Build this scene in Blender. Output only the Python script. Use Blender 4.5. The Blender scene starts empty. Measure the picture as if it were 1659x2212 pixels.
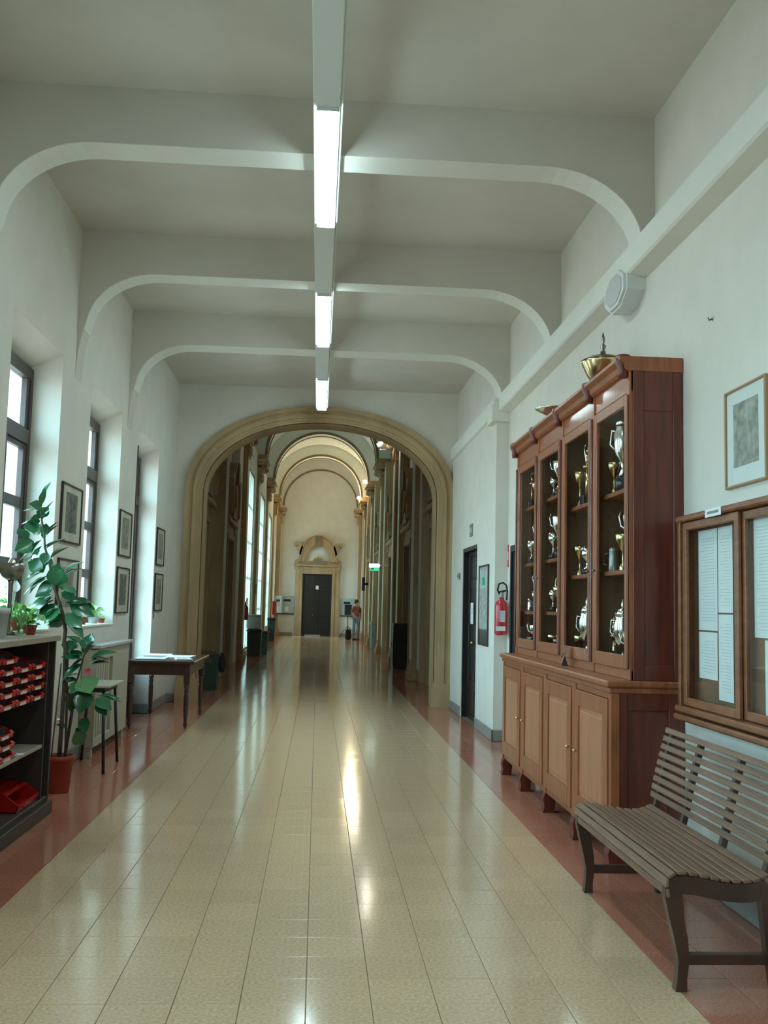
import bpy, bmesh, math, random
from mathutils import Vector, Matrix
# ---------------------------------------------------------------- camera, world, exposure
SC = bpy.context.scene
COL = SC.collection
random.seed(7)
F, H, YAW, PITCH, ROLL = 2110.0, 1.51, 0.0652, 0.0964, 0.02387
fwd = Vector((math.sin(YAW)*math.cos(PITCH), math.cos(YAW)*math.cos(PITCH), math.sin(PITCH)))
rgt = Vector((math.cos(YAW), -math.sin(YAW), 0)); upv = rgt.cross(fwd)
r2 = math.cos(ROLL)*rgt + math.sin(ROLL)*upv
u2 = -math.sin(ROLL)*rgt + math.cos(ROLL)*upv
cd = bpy.data.cameras.new('camera'); cam = bpy.data.objects.new('camera', cd); COL.objects.link(cam)
cam.matrix_world = Matrix(((r2.x, u2.x, -fwd.x, 0), (r2.y, u2.y, -fwd.y, 0), (r2.z, u2.z, -fwd.z, H), (0, 0, 0, 1)))
cd.sensor_fit = 'VERTICAL'; cd.sensor_height = 36; cd.lens = F/2212*36; cd.clip_start = .05; cd.clip_end = 200
SC.camera = cam
W = bpy.data.worlds.new('overcast_sky'); SC.world = W; W.use_nodes = True
wn = W.node_tree; bg = wn.nodes['Background']; bg.inputs[1].default_value = 4.7
# overcast sky above the horizon, duller ground and house fronts below it
wt = wn.nodes.new('ShaderNodeTexCoord'); ws = wn.nodes.new('ShaderNodeSeparateXYZ'); wr_ = wn.nodes.new('ShaderNodeMapRange'); wm = wn.nodes.new('ShaderNodeMix'); wm.data_type = 'RGBA'
wr_.inputs[1].default_value = -.12; wr_.inputs[2].default_value = .10
wm.inputs[6].default_value = (.24, .27, .27, 1); wm.inputs[7].default_value = (.50, .84, 1.0, 1)
wn.links.new(wt.outputs['Generated'], ws.inputs[0]); wn.links.new(ws.outputs['Z'], wr_.inputs[0]); wn.links.new(wr_.outputs[0], wm.inputs[0]); wn.links.new(wm.outputs[2], bg.inputs[0])
SC.view_settings.view_transform = 'Standard'; SC.view_settings.look = 'None'; SC.view_settings.gamma = 1
SC.view_settings.use_curve_mapping = False
SC.view_settings.exposure = 1.72
LAMP_ROOM = 10.0      # emission of the fluorescent diffusers
LAMP_HALL = 13.0     # watts of one cornice lamp in the hall
# ---------------------------------------------------------------- materials
def mat(name, col, rough=.6, metal=0., spec=.5, noise=0., nscale=20., bump=0., bscale=60., emit=0., coat=0., stretch=None, rand=0., col2=None, detail=4, emitcol=None):
    m = bpy.data.materials.new(name); m.use_nodes = True
    nt = m.node_tree; b = nt.nodes['Principled BSDF']
    b.inputs['Base Color'].default_value = (*col, 1); b.inputs['Roughness'].default_value = rough
    b.inputs['Metallic'].default_value = metal; b.inputs['Specular IOR Level'].default_value = spec
    b.inputs['Coat Weight'].default_value = coat; b.inputs['Coat Roughness'].default_value = .08
    src = None
    tc = nt.nodes.new('ShaderNodeTexCoord'); mp = nt.nodes.new('ShaderNodeMapping')
    nt.links.new(tc.outputs['Object'], mp.inputs[0])
    if stretch: mp.inputs['Scale'].default_value = stretch
    if noise or col2:
        n = nt.nodes.new('ShaderNodeTexNoise'); n.inputs['Scale'].default_value = nscale; n.inputs['Detail'].default_value = detail
        nt.links.new(mp.outputs[0], n.inputs['Vector'])
        r = nt.nodes.new('ShaderNodeMix'); r.data_type = 'RGBA'
        c2 = col2 if col2 else tuple(c*(1-noise) for c in col)
        r.inputs[6].default_value = (*col, 1); r.inputs[7].default_value = (*c2, 1)
        cr = nt.nodes.new('ShaderNodeMapRange'); cr.inputs[1].default_value = .35; cr.inputs[2].default_value = .65
        nt.links.new(n.outputs[0], cr.inputs[0]); nt.links.new(cr.outputs[0], r.inputs[0])
        src = r.outputs[2]
    if rand:
        oi = nt.nodes.new('ShaderNodeObjectInfo'); hs = nt.nodes.new('ShaderNodeHueSaturation')
        mr = nt.nodes.new('ShaderNodeMapRange'); mr.inputs[3].default_value = 1-rand; mr.inputs[4].default_value = 1+rand
        nt.links.new(oi.outputs['Random'], mr.inputs[0]); nt.links.new(mr.outputs[0], hs.inputs['Value'])
        if src: nt.links.new(src, hs.inputs['Color'])
        else: hs.inputs['Color'].default_value = (*col, 1)
        src = hs.outputs[0]
    if src: nt.links.new(src, b.inputs['Base Color'])
    if bump:
        n2 = nt.nodes.new('ShaderNodeTexNoise'); n2.inputs['Scale'].default_value = bscale
        nt.links.new(mp.outputs[0], n2.inputs['Vector'])
        bp = nt.nodes.new('ShaderNodeBump'); bp.inputs['Strength'].default_value = bump; bp.inputs['Distance'].default_value = .01
        nt.links.new(n2.outputs[0], bp.inputs['Height']); nt.links.new(bp.outputs[0], b.inputs['Normal'])
    if emit:
        b.inputs['Emission Color'].default_value = (*(emitcol or col), 1); b.inputs['Emission Strength'].default_value = emit
    return m
def glassmat(name, tint=(1, 1, 1), gl=.5):
    m = bpy.data.materials.new(name); m.use_nodes = True; nt = m.node_tree
    nt.nodes.remove(nt.nodes['Principled BSDF']); out = nt.nodes['Material Output']
    t = nt.nodes.new('ShaderNodeBsdfTransparent'); t.inputs[0].default_value = (*tint, 1)
    g = nt.nodes.new('ShaderNodeBsdfGlossy'); g.inputs['Roughness'].default_value = .02
    fr = nt.nodes.new('ShaderNodeFresnel'); fr.inputs[0].default_value = 1.45
    mu = nt.nodes.new('ShaderNodeMath'); mu.operation = 'MULTIPLY'; mu.inputs[1].default_value = gl
    mx = nt.nodes.new('ShaderNodeMixShader')
    ge = nt.nodes.new('ShaderNodeNewGeometry'); fl = nt.nodes.new('ShaderNodeMath'); fl.operation = 'SUBTRACT'; fl.inputs[0].default_value = gl
    m0 = nt.nodes.new('ShaderNodeMath'); m0.operation = 'MULTIPLY'; m0.inputs[1].default_value = gl; nt.links.new(ge.outputs['Backfacing'], m0.inputs[0])
    nt.links.new(m0.outputs[0], fl.inputs[1]); nt.links.new(fl.outputs[0], mu.inputs[1])
    nt.links.new(fr.outputs[0], mu.inputs[0]); nt.links.new(mu.outputs[0], mx.inputs[0])
    nt.links.new(t.outputs[0], mx.inputs[1]); nt.links.new(g.outputs[0], mx.inputs[2]); nt.links.new(mx.outputs[0], out.inputs[0])
    return m
def added_curtainmat():
    m = bpy.data.materials.new('added_white_curtain'); m.use_nodes = True; nt = m.node_tree; nt.nodes.remove(nt.nodes['Principled BSDF'])
    d = nt.nodes.new('ShaderNodeBsdfDiffuse'); d.inputs[0].default_value = (.7, .72, .68, 1); t = nt.nodes.new('ShaderNodeBsdfTranslucent'); t.inputs[0].default_value = (.62, .63, .58, 1)
    mx = nt.nodes.new('ShaderNodeMixShader'); mx.inputs[0].default_value = .72
    nt.links.new(d.outputs[0], mx.inputs[1]); nt.links.new(t.outputs[0], mx.inputs[2]); nt.links.new(mx.outputs[0], nt.nodes['Material Output'].inputs[0]); return m
M = {}
M['plaster'] = mat('cream_plaster', (.76, .725, .65), .85, noise=.06, nscale=3, bump=.05, bscale=90)
M['ceiling'] = mat('ceiling_plaster', (.69, .645, .575), .9, noise=.08, nscale=1.5, bump=.05, bscale=60)
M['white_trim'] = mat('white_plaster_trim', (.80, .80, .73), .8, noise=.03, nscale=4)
M['stone'] = mat('yellow_stone', (.50, .345, .185), .75, noise=.25, nscale=2.5, bump=.25, bscale=40, stretch=(1, 1, .35))
M['stone_dark'] = mat('brown_stone', (.27, .20, .12), .7, noise=.3, nscale=3, bump=.3, bscale=30)
M['grey_base'] = mat('grey_stone_skirting', (.30, .30, .27), .5, noise=.15, nscale=8)
M['beige_tile'] = mat('beige_terrazzo', (.60, .385, .225), .12, noise=0, nscale=70, col2=(.74, .53, .35), rand=.045, bump=.02, bscale=7, spec=.5, detail=6)
M['red_tile'] = mat('red_terrazzo', (.40, .13, .075), .12, nscale=100, col2=(.52, .22, .15), rand=.07, bump=.012, bscale=9, spec=.5)
M['grout'] = mat('floor_grout', (.20, .17, .11), .7)
M['wood'] = mat('honey_walnut', (.42, .13, .05), .38, noise=.35, nscale=7, stretch=(6, 6, .5), bump=.04, bscale=80, coat=.15)
M['wood_panel'] = mat('lighter_walnut_panel', (.52, .20, .095), .4, noise=.2, nscale=6, stretch=(5, 5, .4), coat=.15)
M['wood_side'] = mat('shaded_red_walnut', (.18, .036, .02), .35, noise=.35, nscale=6, stretch=(5, 5, .5), coat=.2)  # redder cabinet wood, darkened because the sides face away from the windows
M['wood_in'] = mat('cabinet_interior_wood', (.24, .13, .075), .6, noise=.2, nscale=5)
M['door_wood'] = mat('dark_stained_door_wood', (.026, .019, .019), .4, noise=.4, nscale=8, stretch=(4, 4, .4))
M['win_wood'] = mat('brown_window_wood', (.065, .042, .038), .45, noise=.2, nscale=8)
M['bench_wood'] = mat('weathered_slat_wood', (.27, .145, .088), .6, noise=.35, nscale=9, stretch=(9, .7, 9), bump=.08, bscale=60, rand=.12)
M['bench_frame'] = mat('dark_bench_frame_wood', (.085, .035, .022), .4, noise=.3, nscale=8, coat=.2)
M['oak'] = mat('oak_frame_wood', (.32, .12, .05), .45, noise=.3, nscale=9, stretch=(3, 1, 3), coat=.1)
M['table_wood'] = mat('dark_mahogany_table', (.075, .028, .022), .3, noise=.3, nscale=8, coat=.3)
M['shelf_wood'] = mat('brown_laminate', (.050, .036, .030), .5, noise=.15, nscale=7)
M['shelf_edge'] = mat('beige_laminate_edge', (.36, .30, .23), .5, noise=.1, nscale=10)
M['red_plastic'] = mat('glossy_red_plastic', (.50, .012, .012), .25, rand=.08)
M['paper'] = mat('white_paper', (.80, .82, .82), .7)
M['card'] = mat('cream_label_card', (.72, .66, .58), .7)
M['print'] = mat('newsprint', (.80, .82, .82), .7, nscale=55, col2=(.40, .42, .45), stretch=(1, 3, 1), detail=8)
M['dark_print'] = mat('dark_engraving', (.34, .36, .34), .8, nscale=16, col2=(.08, .09, .09), detail=8)
M['mid_print'] = mat('pale_engraving', (.52, .52, .47), .8, nscale=18, col2=(.25, .25, .22), detail=8)
M['mount'] = mat('picture_mount', (.80, .76, .68), .8)
M['black_frame'] = mat('dark_picture_frame', (.045, .03, .025), .4)
M['gold_frame'] = mat('light_wood_picture_frame', (.42, .26, .13), .4)
M['black'] = mat('black_painted_metal', (.015, .015, .017), .4)
M['blackcloth'] = mat('black_cloth', (.02, .02, .024), .9)
M['silver'] = mat('polished_silver', (.92, .92, .88), .16, metal=1)
M['gold'] = mat('polished_brass', (.78, .62, .34), .18, metal=1)
M['pewter'] = mat('tarnished_pewter', (.27, .25, .22), .28, metal=1)
M['marble'] = mat('black_marble_base', (.03, .03, .035), .2, noise=.5, nscale=20)
M['green_enamel'] = mat('green_enamel', (.03, .25, .16), .3)
M['white_metal'] = mat('white_painted_metal', (.74, .78, .76), .4)
M['grey_metal'] = mat('grey_metal', (.38, .40, .40), .4)
M['diffuser'] = mat('lit_diffuser', (.9, 1, 1), .5, emit=LAMP_ROOM, emitcol=(.70, .96, 1.0))
M['bulb'] = mat('lit_halogen_bulb', (1, .9, .7), .5, emit=30, emitcol=(1, .86, .60))
M['exit_lit'] = mat('lit_sign_white', (.9, 1, .9), .5, emit=1.3)
M['exit_green'] = mat('lit_sign_green', (.05, .45, .22), .5, emit=.5)
M['green_sign'] = mat('green_sign_paint', (.03, .38, .20), .5)
M['ext_red'] = mat('extinguisher_red_paint', (.55, .02, .035), .25, coat=.3)
M['red_sign'] = mat('red_sign_paint', (.60, .03, .05), .5)
M['leaf'] = mat('rubber_plant_leaf', (.035, .19, .075), .22, noise=.35, nscale=12, rand=.35, coat=.4)
M['leaf_pale'] = mat('variegated_leaf', (.22, .42, .16), .35, noise=.4, nscale=25, col2=(.06, .22, .07))
M['leaf_bright'] = mat('bright_pothos_leaf', (.20, .52, .12), .4, noise=.3, nscale=15, rand=.25)
M['stem'] = mat('brown_stem', (.10, .075, .05), .7)
M['terracotta'] = mat('red_plastic_plant_pot', (.34, .055, .03), .5)
M['soil'] = mat('potting_soil', (.05, .035, .025), .95, bump=.6, bscale=50)
M['flower'] = mat('pink_red_petal', (.62, .06, .10), .5)
M['pot_white'] = mat('pale_grey_ceramic_pot', (.55, .56, .56), .4)
M['jar_glass'] = glassmat('jar_glass', (.82, .86, .78), 1.0)
M['pane'] = glassmat('window_glass', (.96, .99, .98), .8)
M['cab_glass'] = glassmat('cabinet_glass', (.98, .99, .98), .9)
M['rad'] = mat('beige_radiator_paint', (.48, .45, .36), .5)
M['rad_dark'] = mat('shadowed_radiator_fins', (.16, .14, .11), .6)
M['bin_green'] = mat('dark_green_bin_plastic', (.025, .06, .045), .4)
M['teal'] = mat('teal_painted_board', (.12, .30, .32), .5)
M['added_curtain'] = added_curtainmat()
M['ink'] = mat('pale_grey_ink', (.50, .53, .54), .8)
M['grey_board'] = mat('grey_notice_felt', (.26, .24, .20), .8)
M['pale_board'] = mat('pale_blue_grey_poster', (.50, .56, .54), .6, nscale=4, col2=(.38, .44, .44))
M['skin'] = mat('skin', (.50, .28, .20), .5)
M['shirt'] = mat('brown_red_shirt', (.30, .10, .075), .8)
M['jeans'] = mat('pale_blue_denim', (.26, .34, .42), .8)
M['hair'] = mat('dark_hair', (.03, .02, .015), .6)
# ---------------------------------------------------------------- mesh helpers
class MB:
    def __init__(s): s.v = []; s.f = []; s.sm = []
    def add(s, vs, fs, smooth=False):
        o = len(s.v); s.v += [tuple(v) for v in vs]; s.f += [tuple(i+o for i in f) for f in fs]; s.sm += [smooth]*len(fs); return s
    def box(s, x0, x1, y0, y1, z0, z1):
        v = [(x, y, z) for x in (x0, x1) for y in (y0, y1) for z in (z0, z1)]
        return s.add(v, [(0, 1, 3, 2), (4, 6, 7, 5), (0, 4, 5, 1), (2, 3, 7, 6), (0, 2, 6, 4), (1, 5, 7, 3)])
    def cbox(s, x0, x1, y0, y1, z0, z1, c=.004):      # box with chamfered edges
        b = bmesh.new(); bmesh.ops.create_cube(b, size=1)
        for v in b.verts: v.co = Vector(((x0+x1)/2+v.co.x*(x1-x0), (y0+y1)/2+v.co.y*(y1-y0), (z0+z1)/2+v.co.z*(z1-z0)))
        bmesh.ops.bevel(b, geom=list(b.edges), offset=min(c, .45*min(x1-x0, y1-y0, z1-z0)), segments=1, affect='EDGES')
        b.verts.index_update()
        s.add([v.co[:] for v in b.verts], [[v.index for v in f.verts] for f in b.faces]); b.free(); return s
    def prism(s, poly, axis, a0, a1, smooth=False):     # poly in the two other axes, counter-clockwise or not
        n = len(poly)
        def P(p, a):
            return {'x': (a, p[0], p[1]), 'y': (p[0], a, p[1]), 'z': (p[0], p[1], a)}[axis]
        s.add([P(p, a0) for p in poly]+[P(p, a1) for p in poly], [tuple(range(n))[::-1], tuple(range(n, 2*n))])
        o = len(s.v)-2*n
        s.f += [(o+i, o+(i+1) % n, o+n+(i+1) % n, o+n+i) for i in range(n)]; s.sm += [smooth]*n
        return s
    def lathe(s, prof, n=16, c=(0, 0, 0), axis='z', cap=True):
        vs = []; fs = []
        for r, h in prof:
            for i in range(n):
                a = 2*math.pi*i/n; p = (r*math.cos(a), r*math.sin(a), h)
                if axis == 'x': p = (h, p[0], p[1])
                if axis == 'y': p = (p[0], h, p[1])
                vs.append((p[0]+c[0], p[1]+c[1], p[2]+c[2]))
        for k in range(len(prof)-1):
            for i in range(n):
                j = (i+1) % n; fs.append((k*n+i, k*n+j, (k+1)*n+j, (k+1)*n+i))
        s.add(vs, fs, True)
        if cap:
            o = len(s.v)-len(vs)
            s.f += [tuple(o+i for i in range(n))[::-1], tuple(o+(len(prof)-1)*n+i for i in range(n))]; s.sm += [False]*2
        return s
    def tube(s, path, r, n=8):
        path = [Vector(p) for p in path]; R = r if isinstance(r, (list, tuple)) else [r]*len(path)
        vs = []; prev = None
        for k, p in enumerate(path):
            d = (path[min(k+1, len(path)-1)]-path[max(k-1, 0)]).normalized()
            u = prev if prev is not None else (Vector((0, 0, 1)) if abs(d.z) < .9 else Vector((1, 0, 0)))
            a = (u-d*u.dot(d)).normalized(); prev = a; b = d.cross(a)
            for i in range(n):
                t = 2*math.pi*i/n; vs.append(p+(a*math.cos(t)+b*math.sin(t))*R[k])
        fs = [(k*n+i, k*n+(i+1) % n, (k+1)*n+(i+1) % n, (k+1)*n+i) for k in range(len(path)-1) for i in range(n)]
        s.add(vs, fs, True); o = len(s.v)-len(vs)
        s.f += [tuple(o+i for i in range(n))[::-1], tuple(o+(len(path)-1)*n+i for i in range(n))]; s.sm += [False]*2
        return s
    def ribbon(s, inner, outer, axis, a0, a1):          # solid band between two open polylines (in the plane across the axis)
        n = len(inner)
        def P(p, a):
            return {'x': (a, p[0], p[1]), 'y': (p[0], a, p[1]), 'z': (p[0], p[1], a)}[axis]
        vs = [P(p, a0) for p in inner]+[P(p, a0) for p in outer]+[P(p, a1) for p in inner]+[P(p, a1) for p in outer]
        fs = []
        for i in range(n-1):
            fs += [(i, i+1, n+i+1, n+i), (2*n+i, 3*n+i, 3*n+i+1, 2*n+i+1), (i, 2*n+i, 2*n+i+1, i+1), (n+i, n+i+1, 3*n+i+1, 3*n+i)]
        fs += [(0, n, 3*n, 2*n), (n-1, 3*n-1, 4*n-1, 2*n-1)]
        return s.add(vs, fs)
    def mesh(s, name):
        me = bpy.data.meshes.new(name); me.from_pydata(s.v, [], s.f); me.polygons.foreach_set('use_smooth', s.sm)
        b = bmesh.new(); b.from_mesh(me); bmesh.ops.recalc_face_normals(b, faces=b.faces); b.to_mesh(me); b.free(); me.update()
        return me
    def obj(s, name, m, parent=None, loc=(0, 0, 0), rz=0.):
        me = s.mesh(name); me.materials.append(M[m] if isinstance(m, str) else m)
        return link(name, me, parent, loc, rz)
def link(name, me, parent=None, loc=(0, 0, 0), rz=0.):
    o = bpy.data.objects.new(name, me); COL.objects.link(o); o.location = loc; o.rotation_euler = (0, 0, rz)
    if parent: o.parent = parent
    return o
def tag(o, label, cat, group=None):
    o['label'] = label; o['category'] = cat
    if group: o['group'] = group
    return o
def thing(name, label, cat, loc=(0, 0, 0), rz=0., group=None):
    o = bpy.data.objects.new(name, None); o.empty_display_size = .1; COL.objects.link(o); o.location = loc; o.rotation_euler = (0, 0, rz)
    return tag(o, label, cat, group)
def struct(o, label=None):
    o['kind'] = 'structure'
    if label: o['label'] = label
    return o
def sroot(name, label=None, loc=(0, 0, 0), rz=0.):
    o = bpy.data.objects.new(name, None); COL.objects.link(o); o.location = loc; o.rotation_euler = (0, 0, rz)
    return struct(o, label)
def dup(root, loc, rz=0., label=None, scale=None):
    def cp(o, par):
        c = o.copy(); COL.objects.link(c); c.parent = par
        for ch in list(o.children): cp(ch, c)
        return c
    r = root.copy(); COL.objects.link(r)
    for ch in list(root.children): cp(ch, r)
    r.location = loc; r.rotation_euler = (0, 0, rz)
    if label: r['label'] = label
    if scale: r.scale = scale
    return r
def text(s, size, m, parent, loc, rot, depth=.001, name='lettering'):
    cu = bpy.data.curves.new(name, 'FONT'); cu.body = s; cu.size = size; cu.extrude = depth; cu.align_x = 'CENTER'; cu.align_y = 'CENTER'
    cu.materials.append(M[m]); o = bpy.data.objects.new(name, cu); COL.objects.link(o)
    if parent: o.parent = parent
    o.location = loc; o.rotation_euler = rot
    return o
PI = math.pi
# ---------------------------------------------------------------- the long vestibule: floor
YB, YE, YF = -3.2, 15.1, 47.9       # back wall, arch wall, far wall
XL, XR, ZC = -2.25, 2.2, 4.88
floor = struct(MB().box(-2.9, 2.7, YB-.3, YF+.3, -.15, -.004).obj('floor', 'grout'), 'polished beige tiled floor with red borders')
def tile_mesh(x0, x1, y0, y1, mb=None, jit=0):
    g, c = .0009, .0012; mb = mb or MB()
    x0 += .0014; x1 -= .0014; y0 += g; y1 -= g
    e = [random.uniform(-1, 1)*jit*.0003 for _ in range(2)]; q = [e[0]+e[1], -e[0]+e[1], -e[0]-e[1], e[0]-e[1]]
    v = [(x0, y0, -.004), (x1, y0, -.004), (x1, y1, -.004), (x0, y1, -.004), (x0, y0, -c), (x1, y0, -c), (x1, y1, -c), (x0, y1, -c),
         (x0+c, y0+c, q[0]), (x1-c, y0+c, q[1]), (x1-c, y1-c, q[2]), (x0+c, y1-c, q[3])]
    return mb.add(v, [(3, 2, 1, 0)]+[(i, (i+1) % 4, 4+(i+1) % 4, 4+i) for i in range(4)]+[(4+i, 4+(i+1) % 4, 8+(i+1) % 4, 8+i) for i in range(4)]+[(8, 9, 10, 11)])
me_b = tile_mesh(0, .25, 0, .25).mesh('floor_tile'); me_b.materials.append(M['beige_tile'])
me_r = tile_mesh(0, .25, 0, .25).mesh('floor_tile'); me_r.materials.append(M['red_tile'])
me_r2 = tile_mesh(0, .198, 0, .25).mesh('floor_tile'); me_r2.materials.append(M['red_tile'])
Y0 = 4.135-.25*8                     # first joint seen at the bottom edge of the view
cand = []
for j in range(0, 40):
    for i in range(-9, 9):
        x, y = i*.25, Y0+j*.25
        if y > 10.9: continue
        if abs(x+.125-.06*y)/y < .45 and y > 2.3: cand.append((math.hypot(x+.1, y), i, j))
cand.sort(); near = set((i, j) for _, i, j in cand[:300])
sb, sr = MB(), MB()
j = int((YB-Y0)/.25)
while True:
    y = Y0+j*.25
    if y >= YF: break
    for i in range(-10, 10):
        x = i*.25; x1 = x+.25; y1 = min(y+.25, YF)
        red = i < -6 or i >= 6
        if (i, j) in near:
            o = link('floor_tile', me_r2 if i == 8 else me_r if red else me_b, floor, (x, y, 0)); o.rotation_euler = (random.uniform(-1, 1)*.0016, random.uniform(-1, 1)*.0016, 0); continue
        if y < 11.3: lo, hi = (-2.25 if not (11.96 < y < 13.3) else -2.5), 2.198
        elif y < YE: lo, hi = (-2.5 if (11.96 < y < 13.3) else -2.25), 2.05
        elif y < 15.6: lo, hi = -1.80, 1.80
        else: lo, hi = -2.3, 2.3
        if x1 <= lo+.01 or x >= hi-.01: continue
        tile_mesh(max(x, lo), min(x1, hi), y, y1, sr if red else sb, 1)
    j += 1
o = sb.obj('floor_tile', 'beige_tile', floor); o['kind'] = 'stuff'
o = sr.obj('floor_tile', 'red_tile', floor); o['kind'] = 'stuff'
# ---------------------------------------------------------------- walls of the vestibule
WIN = [(-.70, .70, 1.24), (1.85, 3.27, 1.24), (4.42, 5.85, 1.24), (7.04, 8.43, 1.24), (9.49, 11.0, 1.24), (11.97, 13.55, 0.)]
wl = MB(); y = YB
for a, b, s in WIN:
    wl.box(-2.75, XL, y, a, 0, 5.0)
    if s: wl.box(-2.75, XL, a, b, 0, s)
    wl.prism([(-2.75, 3.42), (-2.56, 3.46), (XL, 3.60), (XL, 5.0), (-2.75, 5.0)], 'y', a, b)
    y = b
wl.box(-2.75, XL, y, YE+.5, 0, 5.0)
struct(wl.obj('wall_left', 'plaster'), 'cream plaster wall with deep window recesses')
wr = MB(); wr.box(XR, XR+.3, YB, 11.3, 0, 5.0)
DY0, DY1, DZ = 12.60, 13.86, 2.35
wr.box(2.05, XR+.3, 11.3, DY0, 0, 3.9).box(2.05, XR+.3, DY1, YE, 0, 3.9).box(2.05, XR+.3, DY0, DY1, DZ, 3.9).box(2.3, XR+.3, DY0, DY1, 0, DZ)
wr.box(2.13, XR+.3, 11.3, YE, 3.9, 5.0)
struct(wr.obj('wall_right', 'plaster'), 'cream plaster wall behind the trophy cabinet')
struct(MB().box(-2.75, XR+.3, YB-.3, YB, 0, 5.0).obj('wall_back', 'plaster'))
struct(MB().box(-2.75, XR+.3, YB-.3, YE+.5, ZC, ZC+.15).obj('ceiling', 'ceiling'), 'pale flat plaster ceiling')
# arch wall
def superell(a, b, e, n, x0=0., z0=0.):
    out = []
    for i in range(n+1):
        t = PI*(1-i/n); c, s = math.cos(t), math.sin(t)
        out.append((x0+a*math.copysign(abs(c)**(2/e), c), z0+b*abs(s)**(2/e)))
    return out
def archpath(a, b, zs, e, n=36): return [(-a, 0.)]+[(-a, zs*.5)]+superell(a, b, e, n, 0, zs)+[(a, zs*.5), (a, 0.)]
A_in = archpath(1.81, 1.14, 3.2, 2.05)
we = MB(); outer = []
for x, z in A_in:
    outer.append((x, z))
n = len(A_in); top = []
for k, (x, z) in enumerate(A_in):
    if k < 2: top.append((-2.75, z))
    elif k >= n-2: top.append((2.5, z))
    else:
        t = (k-2)/(n-5); top.append((-2.75+5.25*min(1, max(0, (t-.25)/.5)), 3.2+1.8*min(1, t/.25, (1-t)/.25)))
we.ribbon(A_in, top, 'y', YE, YE+.5)
wall_end = struct(we.obj('wall_end', 'plaster'), 'plaster wall around the big arch')
tr = MB()
steps = [(1.80, 1.13, 1.85, 1.17, .02), (1.85, 1.17, 1.90, 1.21, .045), (1.90, 1.21, 1.96, 1.27, .075), (1.96, 1.27, 2.01, 1.32, .055), (2.01, 1.32, 2.08, 1.38, .09)]
for a0, b0, a1, b1, d in steps:
    tr.ribbon(archpath(a0, b0, 3.2, 2.05), archpath(a1, b1, 3.2, 2.12), 'y', YE-d, YE)
trim1 = struct(tr.obj('trim_1', 'stone'), 'moulded yellow stone surround of the big arch')
ped = MB()
for s in (-1, 1):
    ped.box(*sorted((s*1.765, s*2.10)), YE-.13, YE+.0, 0, .30).box(*sorted((s*1.78, s*2.09)), YE-.115, YE, .30, .36)
ped.obj('plinth', 'stone', trim1)
sof = MB(); sof.ribbon(archpath(1.798, 1.128, 3.2, 2.05), A_in, 'y', YE-.02, YE+.52); sof.obj('soffit_lining', 'stone', trim1)
# beams
def beam(i, y0, y1, label):
    inner = [(-2.249, 3.50), (-2.235, 3.75)]
    for k in range(13):
        t = PI-k/12*PI/2; inner.append((-1.56+.62*math.cos(t)*1.0, 3.98+.515*math.sin(t)))
    inner[2] = (-2.20, 3.95)
    for k in range(13):
        t = PI/2-k/12*PI/2; inner.append((1.46+.66*math.cos(t), 3.96+.535*math.sin(t)))
    inner += [(2.12, 3.90), (2.2, 3.90)]
    m = len(inner); outer = []
    for x, z in inner: outer.append((x, ZC+.02))
    outer[0] = (-2.3, 3.50); outer[1] = (-2.3, ZC); outer[-1] = (2.26, 3.90); outer[-2] = (2.26, ZC)
    r = struct(MB().ribbon(inner, outer, 'y', y0, y1).obj('trim_%d' % i, 'ceiling'), label)
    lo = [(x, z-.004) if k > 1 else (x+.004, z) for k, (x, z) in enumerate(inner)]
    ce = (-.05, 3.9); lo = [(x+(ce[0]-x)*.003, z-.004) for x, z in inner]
    MB().ribbon(lo[2:-1], inner[2:-1], 'y', y0-.003, y1+.003).obj('soffit_band', 'white_trim', r)  # white trim colour here also stands for light bounced up off the floor
    return r
beam(2, 6.26, 6.50, 'nearest ceiling beam with rounded ends')
beam(3, 8.84, 9.07, 'second ceiling beam with rounded ends')
beam(4, 11.285, 11.58, 'third ceiling beam, standing on the right pilaster')
beam(5, 3.70, 3.94, 'ceiling beam above the camera')
# cornice, pilaster cap, skirting
struct(MB().prism([(2.2, 3.82), (2.085, 3.845), (2.07, 3.86), (2.07, 4.03), (2.2, 4.05)], 'y', YB, 11.3).obj('trim_6', 'white_trim'), 'white cornice ledge along the right wall')
struct(MB().prism([(2.06, 3.80), (2.025, 3.82), (2.015, 3.84), (2.015, 4.0), (2.14, 4.02), (2.14, 3.80)], 'y', 11.3, YE).box(1.99, 2.2, 11.27, 11.6, 3.72, 3.92).obj('trim_7', 'white_trim'), 'cornice beyond the pilaster')
def skirt(name, boxes, label=None): 
    m = MB()
    for b in boxes: m.cbox(*b, c=.006)
    return struct(m.obj(name, 'grey_base'), label)
skirt('baseboard_right', [(2.17, 2.2, YB, 11.29, .001, .13), (2.03, 2.05, 11.27, DY0-.07, .001, .13), (2.03, 2.2, 11.27, 11.3, .001, .13), (2.03, 2.05, DY1+.07, YE-.14, .001, .13)])
skirt('baseboard_left', [(XL, XL+.02, YB, 11.96, .001, .13), (XL, XL+.02, 13.56, YE-.12, .001, .13), (-2.5, XL+.015, 13.53, 13.55, .001, .13)])
skirt('baseboard_end', [(-2.25, -2.10, YE-.02, YE, .001, .13)])
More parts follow.
